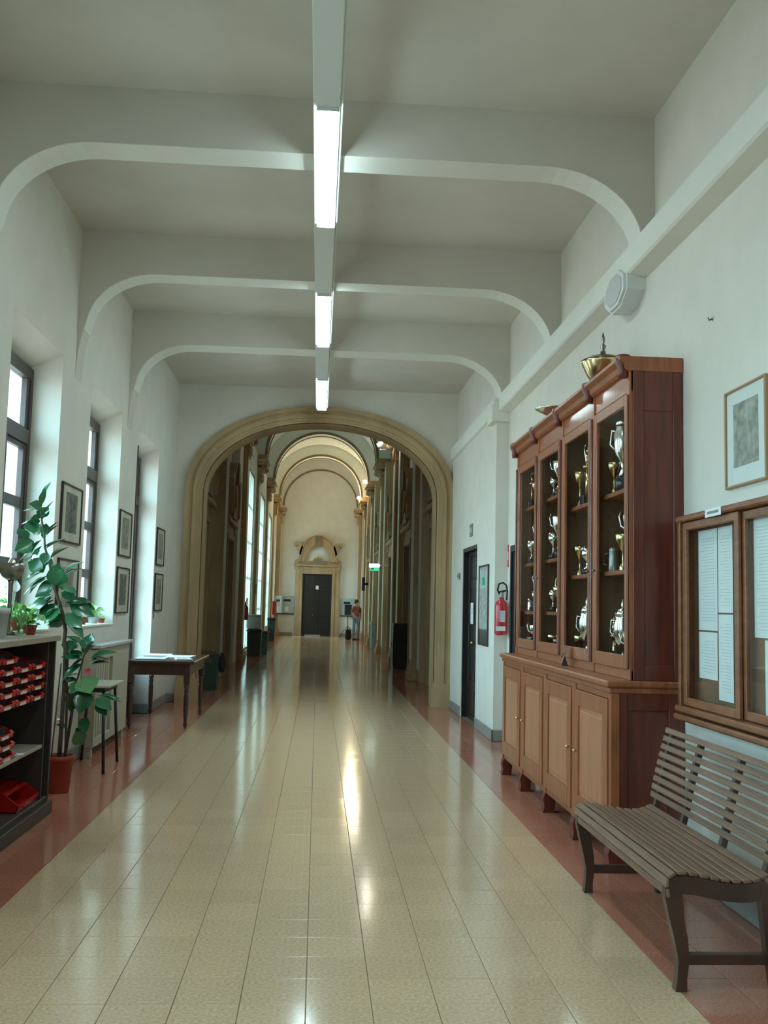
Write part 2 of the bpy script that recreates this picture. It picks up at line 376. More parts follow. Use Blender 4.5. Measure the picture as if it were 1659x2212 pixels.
# windows
def window(i, a, b, zs, label, parts=4):
    X0, X1 = -2.56, -2.49
    r = sroot('window_%d' % i, label, (X0, a, zs))
    w, h = b-a, 3.46-zs
    fr = MB().cbox(0, .07, 0, .07, 0, h).cbox(0, .07, w-.07, w, 0, h).cbox(0, .07, .07, w-.07, h-.10, h).cbox(0, .07, .07, w-.07, 0, .07)
    zt = 2.86-zs
    fr.cbox(-.005, .08, .07, w-.07, zt-.06, zt+.06).cbox(-.004, .085, w/2-.05, w/2+.05, .07, zt-.06)
    fr.obj('window_frame', 'win_wood', r)
    cells = [(w*0+.07, w/2-.05), (w/2+.05, w-.07)]
    sash = MB(); panes = []
    top = (zt+.06, h-.10)
    sash.cbox(.01, .06, .07, w-.07, top[0], top[0]+.02).cbox(.01, .06, .07, .14, *top).cbox(.01, .06, w-.14, w-.07, *top).cbox(.01, .06, w/2-.035, w/2+.035, *top)
    panes += [(.14, w/2-.035, top[0]+.02, top[1]), (w/2+.035, w-.14, top[0]+.02, top[1])]
    sash.obj('top_sash', 'win_wood', r)
    for (c0, c1) in cells:
        s = MB(); bars = [2.30-zs, 1.79-zs] if zs else [2.30, 1.79, 1.24]
        s.cbox(.012, .062, c0, c0+.07, .07, zt-.06).cbox(.012, .062, c1-.07, c1, .07, zt-.06)
        zz = [.07]+sorted(bars)+[zt-.06]
        if not zs: s.cbox(.02, .05, c0+.07, c1-.07, .07, .75)
        for k, z in enumerate(zz):
            s.cbox(.014, .06, c0+.07, c1-.07, max(.07, z-.045), min(zt-.06, z+.045))
        sh = s.obj('casement', 'win_wood', r)
        for k in range(len(zz)-1):
            p0, p1 = zz[k]+.045, zz[k+1]-.045
            if not zs and k == 0: p0 = .75
            MB().box(.034, .038, c0+.065, c1-.065, p0, p1).obj('glass_pane', 'pane', sh)
    for (p0, p1, q0, q1) in panes: MB().box(.034, .038, p0, p1, q0, q1).obj('glass_pane', 'pane', r)
    return r
names = ['window behind the camera', 'window beside the camera', 'window beside the pigeonhole unit', 'nearest window in view, behind the rubber plant', 'second window, above the radiator cover', 'floor-length third window by the dark table']
for i, (a, b, zs) in enumerate(WIN): window(i+1, a, b, zs, names[i])
for a, b, zs in WIN[:5]:
    pass
wsill = MB()
for a, b, zs in WIN[:5]: wsill.cbox(-2.49, -2.235, a+.002, b-.002, zs-.002, zs+.018)
struct(wsill.obj('trim_8', 'white_trim'), 'window sills')
leafd = MB().cbox(-2.48, -2.242, 11.975, 12.015, .02, 3.40); struct(leafd.obj('door_1', 'win_wood'), 'brown door leaf folded back against the recess of the third window')
# sampling portals of the daylight openings
def portal(x, y, z, w, h, side):
    l = bpy.data.lights.new('daylight_portal', 'AREA'); l.shape = 'RECTANGLE'; l.size = h; l.size_y = w
    l.cycles.is_portal = True
    o = bpy.data.objects.new('daylight_portal', l); COL.objects.link(o); o.location = (x, y, z); o.rotation_euler = (0, -PI/2*side, 0)
for a, b, zs in WIN: portal(-2.72, (a+b)/2, (zs+3.45)/2, b-a, 3.45-zs, 1)
# doors in the right wall
def panel_door(m, w, h, rows, cols, name='door_leaf', parent=None, t=.045, split=None):
    """leaf in local x(0..w) z(0..h), front face at y=0 looking to -y"""
    mb = MB().box(0, w, .012, t, 0, h)
    xs = [0]+[w*(k+1)/cols for k in range(cols)]
    st = .09
    mb.cbox(0, st, 0, .02, 0, h).cbox(w-st, w, 0, .02, 0, h)
    for k in range(1, cols): mb.cbox(w*k/cols-st/2, w*k/cols+st/2, -.001, .02, 0, h)
    zs = [h*k/rows for k in range(rows+1)]
    for k, z in enumerate(zs): mb.cbox(st, w-st, 0, .02, max(0, z-.06), min(h, z+.06))
    o = mb.obj(name, m, parent)
    for r in range(rows):
        for c in range(cols):
            x0 = w*c/cols+(st if c == 0 else st/2)+.025; x1 = w*(c+1)/cols-(st if c == cols-1 else st/2)-.025
            z0, z1 = zs[r]+.06+.025, zs[r+1]-.06-.025
            MB().cbox(x0, x1, .004, .014, z0, z1, c=.008).obj('door_panel', m, o)
    return o
d1 = sroot('door_2', 'dark panelled double door between the arch and the pilaster', (2.13, DY1-.04, 0), -PI/2)
panel_door('door_wood', DY1-DY0-.08, 2.30, 5, 2, parent=d1)
MB().box(-.04, 0, -.07, .05, 0, 2.35).box(DY1-DY0-.08, DY1-DY0-.04, -.07, .05, 0, 2.35).box(0, DY1-DY0-.08, -.07, .05, 2.30, 2.35).obj('door_frame', 'door_wood', d1)
MB().lathe([(.012, -.06), (.02, -.05), (.02, -.02), (.01, 0)], 10, (.64, 0, 1.05), 'y').obj('door_handle', 'gold', d1)
d2 = sroot('door_3', 'dark door behind the far end of the trophy cabinet', (2.16, 10.78, 0), -PI/2)
panel_door('door_wood', .98, 2.15, 4, 2, parent=d2)
MB().box(-.07, 0, -.02, .01, 0, 2.22).box(.98, 1.05, -.02, .01, 0, 2.22).box(0, .98, -.02, .01, 2.15, 2.22).obj('door_frame', 'door_wood', d2)
# ceiling light line
tr_ = thing('light_track', 'long white ceiling light trunking running down the middle of the vestibule', 'light fitting', (-.035, YB+.6, 4.435))
L0 = 14.50-(YB+.6)
MB().cbox(-.08, .08, 0, L0, 0, .055, c=.004).obj('trunking', 'white_metal', tr_)
MB().cbox(.083, .098, 0, L0-.02, .018, .05, c=.003).obj('cable_conduit', 'white_metal', tr_)
yy = 1.0
while yy < L0: MB().box(-.012, .012, yy, yy+.024, .05, .44).obj('hanger', 'white_metal', tr_); yy += 1.75
for k, (a, b) in enumerate(((2.05, 3.85), (5.52, 7.30), (9.0, 10.82), (12.5, 14.42))):
    t = thing('ceiling_lamp', ['lit ceiling lamp behind the nearest beam', 'lit white diffuser nearest the camera, largest of the three', 'middle lit white diffuser of the ceiling line', 'farthest and smallest lit white diffuser, just above the arch'][k], 'lamp', (-.026, a, 4.435), 0, 'lit lamps in the ceiling line')
    d = MB(); prof = [(-.066, 0), (-.064, -.018), (-.05, -.030), (.05, -.030), (.064, -.018), (.066, 0)]
    d.prism(prof, 'y', 0, b-a); d.obj('diffuser', 'diffuser', t)
    for q in (-.008, b-a): MB().box(-.068, .068, q, q+.008, -.028, 0).obj('end_cap', 'white_metal', t)
# ---------------------------------------------------------------- the vaulted hall beyond the arch
BAY = [20.6, 26.3, 32.0, 37.8, 43.5]
HX, ZS = 2.30, 6.33
WINL = [(28.0, 31.0, .12, 5.5), (33.9, 36.9, .3, 5.4), (39.6, 42.4, .5, 5.2), (45.2, 46.6, 1.0, 4.6)]
HL = 2.08
m = MB().box(-HX-.55, -HX, YE+.5, 24.9, 0, ZS); y = 24.9
for a, b, z0, z1 in WINL:
    m.box(-HX-.55, -HL, y, a, 0, ZS).box(-HX-.55, -HL, a, b, 0, z0).box(-HX-.55, -HL, a, b, z1, ZS); y = b
m.box(-HX-.55, -HL, y, YF, 0, ZS)
struct(m.obj('wall_hall_left', 'plaster'), 'left wall of the vaulted hall')
struct(MB().box(HX, HX+.3, YE+.5, YF, 0, ZS).obj('wall_hall_right', 'plaster'), 'right wall of the vaulted hall')
struct(MB().box(-HX-.3, HX+.3, YF, YF+.3, 0, ZS+HX+.3).obj('wall_far', 'plaster'), 'far end wall of the hall')
def semi(r, z=ZS, n=32): return [(r*math.cos(PI*(1-i/n)), z+r*math.sin(PI*(1-i/n))) for i in range(n+1)]
struct(MB().ribbon(semi(HX), semi(HX+.15), 'y', YE+.5, YF).obj('ceiling_hall', 'white_trim'), 'barrel vault of the hall')
struct(MB().box(-HX-.5, HX+.3, YE+.45, YE+.52, 5.0, ZS+HX+.3).obj('wall_hall_front', 'plaster'))
for k, (a, b, z0, z1) in enumerate(WINL):
    r = sroot('window_%d' % (7+k), 'tall hall window, number %d from the arch on the left' % (k+1), (-HL-.12, a, z0))
    w, h = b-a, z1-z0; f = MB().cbox(0, .06, 0, .08, 0, h).cbox(0, .06, w-.08, w, 0, h).cbox(0, .06, .08, w-.08, 0, .08).cbox(0, .06, .08, w-.08, h-.08, h)
    for q in (1/2,): f.cbox(0, .06, w*q-.03, w*q+.03, .08, h-.08)
    for q in range(1, 5): f.cbox(.005, .055, .08, w-.08, h*q/5-.025, h*q/5+.025)
    f.obj('window_frame', 'white_metal', r)
    for q in range(2):
        for z in range(5): MB().box(.028, .032, w*q/2+.03, w*(q+1)/2-.03, h*z/5+.025, h*(z+1)/5-.025).obj('glass_pane', 'pane', r)
    if k < 3: MB().prism([(.075+.006*math.sin(q*1.9), q*w/40) for q in range(41)]+[(.073+.006*math.sin(q*1.9), q*w/40) for q in range(40, -1, -1)], 'z', .02, h-.02, True).obj('added_sheer_curtain', 'added_curtain', r)  # sheer cloth added to glow with sky light as bright wall strips
    portal(-HX-.53, (a+b)/2, (z0+z1)/2, w, h, 1)
# pilasters with capitals
def pilaster(i, side, y, label, depth=.33, wx=HX):
    """local: wall plane at x=0, projecting to -x (right side); mirrored for left"""
    r = sroot('trim_%d' % i, label, (side*wx, y, 0))
    s = -side
    def bx(mb, x0, x1, y0, y1, z0, z1): a, b = sorted((s*x0, s*x1)); return mb.cbox(a, b, y0, y1, z0, z1, c=.01)
    sh = MB(); bx(sh, 0, depth, -.34, .34, .30, 5.5)
    if side > 0: bx(sh, 0, .24, -.95, .60, .0, 6.15)
    else: bx(sh, 0, depth-.04, -.42, .42, .0, 6.15)
    sh.obj('shaft', 'stone', r)
    pn = MB(); bx(pn, depth, depth+.006, -.27, .27, .42, 5.35); pn.obj('shaft_daylight_panel', 'white_trim', r)  # pale colour stands in for the strip of daylight on the shaft
    if side > 0: pn = MB(); bx(pn, .24, .246, -.90, -.45, .25, 6.0); pn.obj('side_panel', 'white_trim', r)  # another pale strip painted for daylight, on the side block
    ba = MB(); bx(ba, 0, depth+.07, -.42, .42, .002, .16); bx(ba, 0, depth+.05, -.40, .40, .16, .22); bx(ba, 0, depth+.03, -.38, .38, .22, .30); bx(ba, 0, depth+.02, -.45, .45, .002, .18)
    ba.obj('base', 'stone', r)
    ca = MB()
    bx(ca, 0, depth+.02, -.36, .36, 5.42, 5.48)
    if depth < .2: depth = .33-(HX-HL)
    for k, (d, w, z0, z1) in enumerate(((.00, .34, 5.48, 5.66), (.05, .38, 5.66, 5.80), (.10, .44, 5.80, 5.90))): bx(ca, 0, depth+d, -w, w, z0, z1)
    bx(ca, 0, depth+.20, -.52, .52, 5.98, 6.07); bx(ca, 0, depth+.25, -.57, .57, 6.07, 6.16)
    for q in (-1, 1):
        ca.lathe([(.03, -.07), (.085, -.06), (.085, .06), (.03, .07)], 10, (s*(depth+.06), q*.38, 5.90), 'x')
        ca.lathe([(.03, -.06), (.08, -.05), (.08, .05), (.03, .06)], 10, (s*(depth+.14), q*.36, 5.91), 'y')
    ca.obj('capital', 'stone', r)
    for q in (-.22, 0, .22):
        lf = MB(); lf.lathe([(.02, 0), (.06, .05), (.055, .15), (.075, .22), (.03, .25)], 7, (s*(depth+.02), q, 5.46)); lf.obj('acanthus_leaf', 'stone', r)
    return r
idx = 9
for k, y in enumerate(BAY):
    for side, sn in ((-1, 'left'), (1, 'right')):
        lft = side < 0 and y > 25
        pilaster(idx, side, y, 'stone pilaster, number %d from the arch on the %s' % (k+1, sn), depth=(.12 if y < 30 else .07) if lft else .33, wx=HL if lft else HX); idx += 1
for side, sn in ((-1, 'left'), (1, 'right')):
    pilaster(idx, side, YF-.36, 'corner pilaster at the far end, %s' % sn, depth=.42); idx += 1
for k, y in enumerate(BAY):
    r = MB().ribbon(semi(1.80), semi(HX+.02), 'y', y-.32, y+.32).obj('trim_%d' % idx, 'white_trim'); struct(r, 'transverse vault rib, number %d from the arch' % (k+1)); idx += 1
    for q in (-1, 1): MB().ribbon(semi(1.77), semi(1.86), 'y', y+q*.32-.03, y+q*.32+.03).obj('rib_moulding', 'stone_dark', r)
    for q in (-1, 1): MB().box(*sorted((q*1.78, q*HX)), y-.33, y+.33, 6.155, 6.34).obj('impost_block', 'stone', r)
r = MB().ribbon(semi(1.77), semi(1.84), 'y', YF-.05, YF-.0).obj('trim_%d' % idx, 'stone_dark'); struct(r, 'moulding of the end lunette'); idx += 1
# door surrounds with broken segmental pediments
def portal_door(i, loc, rz, label, w=1.42, h=3.0, leaf=True):
    r = sroot('door_%d' % i, label, loc, rz)         # local: front looks to -y, door centred on x=0
    f = MB(); W2 = w/2
    for s in (-1, 1):
        f.cbox(*sorted((s*W2, s*(W2+.36))), -.16, 0, 0, h+.36, c=.01)
        f.cbox(*sorted((s*(W2+.02), s*(W2+.14))), -.19, -.16, 0, h+.12, c=.008)
        f.cbox(*sorted((s*(W2+.20), s*(W2+.42))), -.20, 0, h+.20, h+.66, c=.02)
    f.cbox(-W2, W2, -.16, 0, h, h+.36, c=.01).cbox(-W2-.02, W2+.02, -.19, -.16, h+.02, h+.14, c=.008)
    f.cbox(-W2-.46, W2+.46, -.26, 0, h+.36, h+.47, c=.02).cbox(-W2-.40, W2+.40, -.22, 0, h+.47, h+.55, c=.02)
    f.obj('door_surround', 'stone', r)
    pz = h+.52
    inn, out = [], []
    for k in range(25):
        t = PI*(k/24); c, s = -math.cos(t), math.sin(t)
        inn.append((c*(.52+.14*(1-s)**1.5), pz+.06+.84*s**.9)); out.append((c*(.88+.03*s), pz+.06+1.26*s**.85))
    g = MB().ribbon(inn, out, 'y', -.24, 0)
    inn2 = [(a*.96, b) for a, b in out]; out2 = [(a*1.06, b+.05) for a, b in out]
    g.ribbon(inn2, out2, 'y', -.30, -.02)
    g.obj('pediment_arch', 'stone', r)
    e = MB()
    for s in (-1, 1):
        e.prism([(s*.74, pz+.80), (s*.86, pz+.98), (s*1.20, pz+1.0), (s*1.17, pz+.86), (s*1.04, pz+.80), (s*1.02, pz+.66), (s*.93, pz+.60), (s*.92, pz+.42), (s*.80, pz+.36)], 'y', -.30, -.02)
        e.lathe([(.03, -.30), (.10, -.28), (.10, -.10), (.03, -.08)], 10, (s*1.0, 0, pz+.84), 'y')
        e.lathe([(.03, -.28), (.09, -.26), (.09, -.08), (.03, -.06)], 10, (s*.92, 0, pz+.12), 'y')
    e.obj('pediment_scroll', 'stone', r)
    c = MB().prism([(-.5, pz-.02), (-.42, pz+.10), (-.25, pz+.12), (-.15, pz+.26), (-.06, pz+.22), (0, pz+.36), (.06, pz+.22), (.15, pz+.26), (.25, pz+.12), (.42, pz+.10), (.5, pz-.02)], 'y', -.26, -.04)
    c.obj('crest', 'stone_dark', r)
    k_ = MB().prism([(-.12, pz+.82), (-.16, pz+1.34), (.16, pz+1.34), (.12, pz+.82)], 'y', -.33, -.05); k_.obj('keystone', 'stone_dark', r)
    if leaf:
        for s in (0, 1):
            lf = panel_door('door_wood', W2-.004, h, 4, 1, parent=r); lf.location = (-W2+.002 if s == 0 else .002, -.06, 0)
    return r
dd = portal_door(4, (-.05, YF, 0), 0, 'dark double door at the far end of the hall, under a curved stone pediment')
q = MB().box(-.07, .07, -.07, -.062, 2.26, 2.44).obj('paper_notice', 'paper', dd)
MB().lathe([(.015, -.12), (.03, -.10), (.03, -.07), (.015, -.06)], 8, (-.19, 0, 1.02), 'y').obj('door_handle', 'gold', dd)
MB().box(-.55, .2, -.08, -.062, .01, .07).obj('kick_plate', 'grey_metal', dd)
n_ = 5
for y, side in ((18.15, 1), (18.15, -1), (23.6, 1), (23.6, -1), (29.1, 1), (34.9, 1), (40.6, 1)):
    portal_door(n_, (side*(HX+.0), y, 0), -PI/2*side, 'stone door surround in the %s hall wall, %.0f m beyond the arch' % ('right' if side > 0 else 'left', y-YE)); n_ += 1
skirt('baseboard_far', [(-1.85, -1.2, YF-.03, YF, .001, .16), (1.1, 1.85, YF-.03, YF, .001, .16)])
# cornice lamps on the right capitals
def cornice_lamp(y, label, power, col, dx=0., dz=0.):
    t = thing('cornice_lamp', label, 'lamp', (1.72+dx, y-.1, 6.165+dz), 0, 'lit lamps on the right-hand capitals')
    MB().cbox(-.03, .13, -.04, .04, 0, .03).obj('bracket', 'white_metal', t)
    MB().lathe([(.03, 0), (.10, .05), (.13, .13), (.125, .14)], 14, (0, 0, .03), 'z').obj('reflector', 'white_metal', t)
    MB().lathe([(.005, -.075), (.055, -.055), (.082, 0), (.055, .055), (.005, .075)], 12, (-.02, -.03, .15)).obj('bulb', 'bulb', t)
    l = bpy.data.lights.new('lamp_light', 'POINT'); l.energy = power; l.color = col; l.shadow_soft_size = .09
    o = bpy.data.objects.new('lamp_light', l); COL.objects.link(o); o.parent = t; o.location = (-.12, -.16, .22)
cornice_lamp(26.3, 'glowing lamp on the nearest capital in view, right under the big arch', LAMP_HALL*.35, (1, .93, .8), -.13, -.43)
cornice_lamp(37.8, 'glowing lamp on the capital halfway along the hall', LAMP_HALL*.5, (1, .93, .8))
cornice_lamp(43.5, 'warm lamp washing the vault at the far end with yellow light', LAMP_HALL*3.2, (1, .84, .52), dx=0.)
# exit sign, display boards, bins, person, loudspeaker
t = thing('exit_sign', 'small lit green and white exit sign projecting from the right hall wall', 'sign', (1.70, 30.0, 2.60))
MB().cbox(-.16, .16, -.03, .03, .10, .21).obj('sign_body', 'exit_lit', t)
MB().cbox(-.13, .15, -.036, -.03, .02, .10).box(-.13, .15, -.03, .03, .0, .10).obj('sign_panel', 'exit_green', t)
a = MB().prism([(-.11, .03), (-.04, .03), (-.04, .015), (.0, .05), (-.04, .085), (-.04, .07), (-.11, .07)], 'y', -.042, -.036).obj('arrow', 'paper', t)
MB().cbox(.16, .60, -.015, .015, .14, .18).obj('arm', 'white_metal', t)
def wall_board(x, y0, y1, z0, z1, m, label, grp='boards along the right hall wall', tk=.03, d=1):
    o = thing('notice_board', label, 'board', (x, y0, z0), 0, grp)
    MB().cbox(*sorted((0, -d*tk)), 0, y1-y0, 0, z1-z0).obj('board_frame', 'door_wood', o)
    MB().box(*sorted((-d*tk, -d*(tk+.004))), .04, y1-y0-.04, .04, z1-z0-.04).obj('felt_panel', m, o)
wall_board(HX-.0, 26.98, 27.9, .98, 2.05, 'grey_board', 'grey board on the right hall wall just past the second pilaster')
wall_board(HX-.0, 30.3, 31.3, .98, 2.05, 'grey_board', 'grey board on the right hall wall just before the third pilaster')
wall_board(HX-.0, 32.7, 33.7, .98, 2.05, 'teal', 'teal board on the right hall wall just past the third pilaster')
wall_board(HX-.0, 36.1, 37.1, .98, 2.05, 'grey_board', 'grey board on the right hall wall just before the fourth pilaster')
wall_board(HX-.0, 19.35, 19.9, .95, 2.0, 'grey_board', 'dim board on the right hall wall beside the nearest stone doorway')
wall_board(HX-.0, 24.75-.0+.6, 25.65, .95, 2.0, 'teal', 'teal board on the right hall wall in the second bay')
def display_panel(x, y, w, z0, z1, label):
    o = thing('display_panel', label, 'display board', (x, y, 0), 0, 'display panels against the far wall')
    MB().cbox(0, w, -.03, 0, z0, z1).obj('poster', 'pale_board', o)
    MB().cbox(0, w, -.06, 0, z0-.05, z0).obj('ledge', 'black', o)
    MB().box(w*.25, w*.75, -.034, -.03, z1-.28, z1-.17).obj('heading', 'black', o)
    MB().box(w*.35, w*.6, -.034, -.03, z0+.08, z0+.32).obj('leaflet', 'paper', o)
display_panel(-1.84, YF-.01, .70, 1.07, 1.92, 'pale poster panel on the far wall left of the dark door')
display_panel(-2.06, YF-.80, .34, 1.07, 1.90, 'narrow pale poster panel in front of the left corner pilaster')
display_panel(1.10, YF-.01, .64, 1.03, 1.86, 'pale poster panel on the far wall behind the black loudspeaker')
t = thing('loudspeaker', 'black loudspeaker box on top of the tripod stand beside the far door', 'speaker', (1.46, 47.0, 1.06))
MB().cbox(-.17, .17, -.15, .15, 0, .50, c=.015).obj('speaker_box', 'black', t)
MB().cbox(-.14, .14, -.158, -.15, .03, .47).obj('grille', 'blackcloth', t)
t = thing('speaker_stand', 'thin black tripod stand holding the loudspeaker', 'stand', (1.46, 47.0, 0))
MB().tube([(0, 0, .1), (0, 0, 1.06)], .018).obj('pole', 'black', t)
for k in range(3):
    an = 2*PI*k/3+.3; MB().tube([(0, 0, .55), (.55*math.cos(an), .4*math.sin(an), .012)], .012).obj('leg', 'black', t)
t = thing('wall_screen', 'small black screen box fixed high on the right wall near the far end', 'screen', (1.90, 42.2, 2.16))
MB().cbox(-.03, .10, -.25, .25, 0, .58, c=.02).obj('casing', 'black', t)
MB().box(-.036, -.03, -.21, .21, .05, .53).obj('display', 'marble', t)
MB().cbox(.10, .42, -.04, .04, .24, .34).obj('wall_arm', 'black', t)
def bin_(name, loc, w, d, h, m, label, lid='black', cat='bin'):
    t = thing(name, label, cat, loc)
    MB().prism([(-w/2*.9, 0), (w/2*.9, 0), (w/2, h*.88), (-w/2, h*.88)], 'y', -d/2, d/2).obj('bin_body', m, t)
    MB().cbox(-w/2-.02, w/2+.02, -d/2-.02, d/2+.02, h*.88, h, c=.03).obj('bin_lid', lid, t)
    MB().cbox(-w*.2, w*.2, -d/2-.03, -d/2-.0, h*.72, h*.80).obj('bin_flap', lid, t)
    return t
bin_('waste_bin', (-1.86, 17.35, 0), .34, .40, .66, 'bin_green', 'dark green waste bin just inside the arch behind the dark table', 'stem')
t = thing('bin_bag', 'black bag hanging on the waste bin inside the arch', 'bag', (-1.63, 17.3, .30))
MB().lathe([(.01, 0), (.05, .03), (.065, .14), (.045, .26), (.02, .31)], 9).obj('bag_body', 'blackcloth', t)
MB().lathe([(.02, .30), (.03, .33), (.015, .335)], 8).obj('bag_knot', 'blackcloth', t)
bin_('waste_bin', (-1.79, 28.6, 0), .40, .60, .78, 'black', 'large black bin on the left of the hall under a grey box', 'black')
t = thing('storage_box', 'grey storage box on top of the large black bin', 'box', (-1.80, 28.6, .785))
MB().cbox(-.22, .18, -.28, .28, 0, .36, c=.02).obj('box_body', 'grey_metal', t); MB().cbox(-.23, .19, -.29, .29, .36, .40).obj('box_lid', 'grey_metal', t)
bin_('waste_bin', (-1.60, 29.6, 0), .30, .40, .70, 'bin_green', 'dark green bin in front of the lit window, beside the black bin', 'black')
bin_('recycling_bin', (-1.87, 40.6, 0), .30, .40, .95, 'bin_green', 'slim dark green bin far along the left hall wall', 'black')
t = thing('red_fire_cabinet', 'red fire cabinet at the far left of the hall', 'fire cabinet', (-1.98, 44.3, 1.02)); MB().cbox(-.09, .13, -.06, .12, 0, .62).obj('cabinet_box', 'red_sign', t); MB().cbox(-.06, .10, -.07, -.06, .04, .58).obj('cabinet_door', 'ext_red', t)
t = thing('green_sign', 'small green safety sign on the left hall pilaster', 'sign', (-1.99, 31.8, 1.80)); MB().cbox(-.01, .01, -.14, .14, 0, .34).obj('sign_plate', 'green_sign', t); MB().box(.01, .013, -.09, .09, .08, .26).obj('pictogram', 'paper', t)
t = thing('cupboard', 'dark brown cupboard against the right hall wall', 'cupboard', (2.09, 24.75, 0))
MB().cbox(-.19, .19, -.45, .45, 0, 1.10, c=.01).obj('body', 'door_wood', t)
for s in (-1, 1): dz = MB().cbox(-.20, -.19, *sorted((s*.01, s*.43)), .06, 1.04).obj('door', 'door_wood', t); MB().cbox(-.215, -.20, s*.05-.01, s*.05+.01, .5, .62).obj('handle', 'gold', dz)
bin_('recycling_bin', (2.12, 37.0, 0), .26, .5, .93, 'teal', 'teal bin beside the fourth right-hand pilaster', 'teal')
bin_('recycling_bin', (2.10, 35.9, 0), .26, .45, .93, 'pale_board', 'pale bin next to the teal bin on the right', 'grey_metal')
# the wall extinguisher in the hall, then a person
def extinguisher(loc, rz, label, s=1.):
    t = thing('fire_extinguisher', label, 'fire extinguisher', loc, rz, 'fire extinguishers')
    MB().lathe([(.055, 0), (.072, .012), (.075, .03), (.075, .33), (.066, .37), (.035, .40), (.026, .43)], 20).obj('cylinder', 'ext_red', t)
    MB().lathe([(.026, .425), (.03, .44), (.03, .47), (.018, .49)], 12).obj('valve', 'grey_metal', t)
    MB().prism([(-.02, .47), (.05, .50), (.06, .515), (.05, .52), (-.03, .50)], 'y', -.012, .012).obj('lever', 'black', t)
    MB().tube([(-.02, 0, .46), (-.05, -.02, .52), (-.035, -.03, .585), (.01, -.035, .60), (.05, -.035, .57), (.06, -.04, .50), (.05, -.06, .40)], .011).obj('hose', 'black', t)
    MB().prism([(-.076, .05), (.0, .05), (.0, .10), (-.076, .10)], 'y', -.076, -.0755).box(-.035, .035, -.078, -.074, .05, .10).obj('label_card', 'paper', t)
    MB().box(-.03, .03, -.0775, -.073, .15, .28).obj('instruction_label', 'print', t)
    MB().cbox(-.02, .02, .06, .088, .30, .40).obj('wall_bracket', 'grey_metal', t)
    t.scale = (s, s, s)
    return t
extinguisher((2.108, 11.175, 1.215), 0, 'red fire extinguisher hanging on the pilaster next to the trophy cabinet', 1.0)
extinguisher((-1.985, 27.35, 1.05), PI/2, 'tiny red fire extinguisher on the left hall wall above the bins', 1.0)
def skin(name, verts, edges, radii, m, parent, sub=1, root=0):
    me = bpy.data.meshes.new(name); me.from_pydata(verts, edges, []); o = link(name, me, parent); me.materials.append(M[m])
    mo = o.modifiers.new('skin', 'SKIN'); mo.use_smooth_shade = True
    for i, v in enumerate(me.skin_vertices[0].data):
        r = radii[i]; v.radius = (r, r) if not isinstance(r, tuple) else r; v.use_root = (i == root)
    s = o.modifiers.new('sub', 'SUBSURF'); s.levels = sub; s.render_levels = sub
    return o
p = thing('person', 'person in a brown-red top and pale jeans standing at the far end of the hall', 'person', (1.74, 43.9, 0), .5)
V = [(0, 0, .98), (0, 0, 1.15), (0, .01, 1.32), (0, 0, 1.46), (0, 0, 1.53), (0, -.02, 1.60), (0, -.02, 1.70), (.17, 0, 1.42), (.23, .02, 1.18), (.20, -.08, .96), (.19, -.12, .88), (-.17, 0, 1.42), (-.25, .0, 1.17), (-.16, -.16, 1.02), (-.08, -.20, .98), (.09, 0, .93), (.10, -.02, .50), (.10, .02, .08), (.10, -.10, .045), (-.09, 0, .93), (-.11, .03, .50), (-.12, .06, .08), (-.12, -.06, .045)]
Ed = [(0, 1), (1, 2), (2, 3), (3, 4), (4, 5), (5, 6), (3, 7), (7, 8), (8, 9), (9, 10), (3, 11), (11, 12), (12, 13), (13, 14), (0, 15), (15, 16), (16, 17), (17, 18), (0, 19), (19, 20), (20, 21), (21, 22)]
Rr = [.13, .12, .14, .09, .052, .085, .085, .055, .042, .033, .03, .055, .042, .033, .03, .085, .06, .042, .035, .085, .06, .042, .035]
skin('body', V, Ed, Rr, 'skin', p)
skin('shirt', V[:4]+[V[7], V[8], V[11], V[12]], [(0, 1), (1, 2), (2, 3), (3, 4), (4, 5), (3, 6), (6, 7)], [.145, .14, .155, .10, .07, .056, .07, .056], 'shirt', p)
skin('jeans', [V[0], V[15], V[16], V[17], V[19], V[20], V[21]], [(0, 1), (1, 2), (2, 3), (0, 4), (4, 5), (5, 6)], [.14, .10, .075, .062, .10, .075, .062], 'jeans', p)
MB().lathe([(.02, 1.80), (.07, 1.785), (.096, 1.72), (.10, 1.65), (.085, 1.60), (.06, 1.585)], 12, (0, .012, 0)).obj('hair', 'hair', p)
MB().lathe([(.002, 0), (.014, .01), (.011, .03), (.002, .045)], 8, (0, -.112, 1.64)).obj('nose', 'skin', p)
for s in (-1, 1): MB().cbox(s*.10-.045, s*.10+.045, -.20+(.0 if s > 0 else .05), .06+(.0 if s > 0 else .05), 0, .07, c=.02).obj('shoe', 'black', p)
hd = MB()
for s, hx, hy, hz in ((1, .19, -.12, .87), (-1, -.07, -.21, .975)):
    for k in range(4): hd.tube([(hx-.025+.016*k, hy, hz), (hx-.027+.017*k, hy-.03, hz-.035+.004*k), (hx-.025+.016*k, hy-.02, hz-.07+.006*abs(k-1.5))], .008, 6)
    hd.tube([(hx-.03, hy, hz+.02), (hx-.05, hy-.03, hz-.01), (hx-.045, hy-.05, hz-.03)], .009, 6)
hd.obj('fingers', 'skin', p)
t = thing('backpack', 'black bag standing on the floor beside the person', 'bag', (1.40, 44.0, 0)); MB().cbox(-.13, .13, -.1, .1, 0, .45, c=.05).obj('bag_body', 'blackcloth', t); MB().cbox(-.10, .10, -.14, -.1, .06, .26, c=.03).obj('front_pocket', 'blackcloth', t); MB().tube([(-.05, 0, .44), (-.04, 0, .50), (.04, 0, .50), (.05, 0, .44)], .012).obj('handle', 'blackcloth', t)
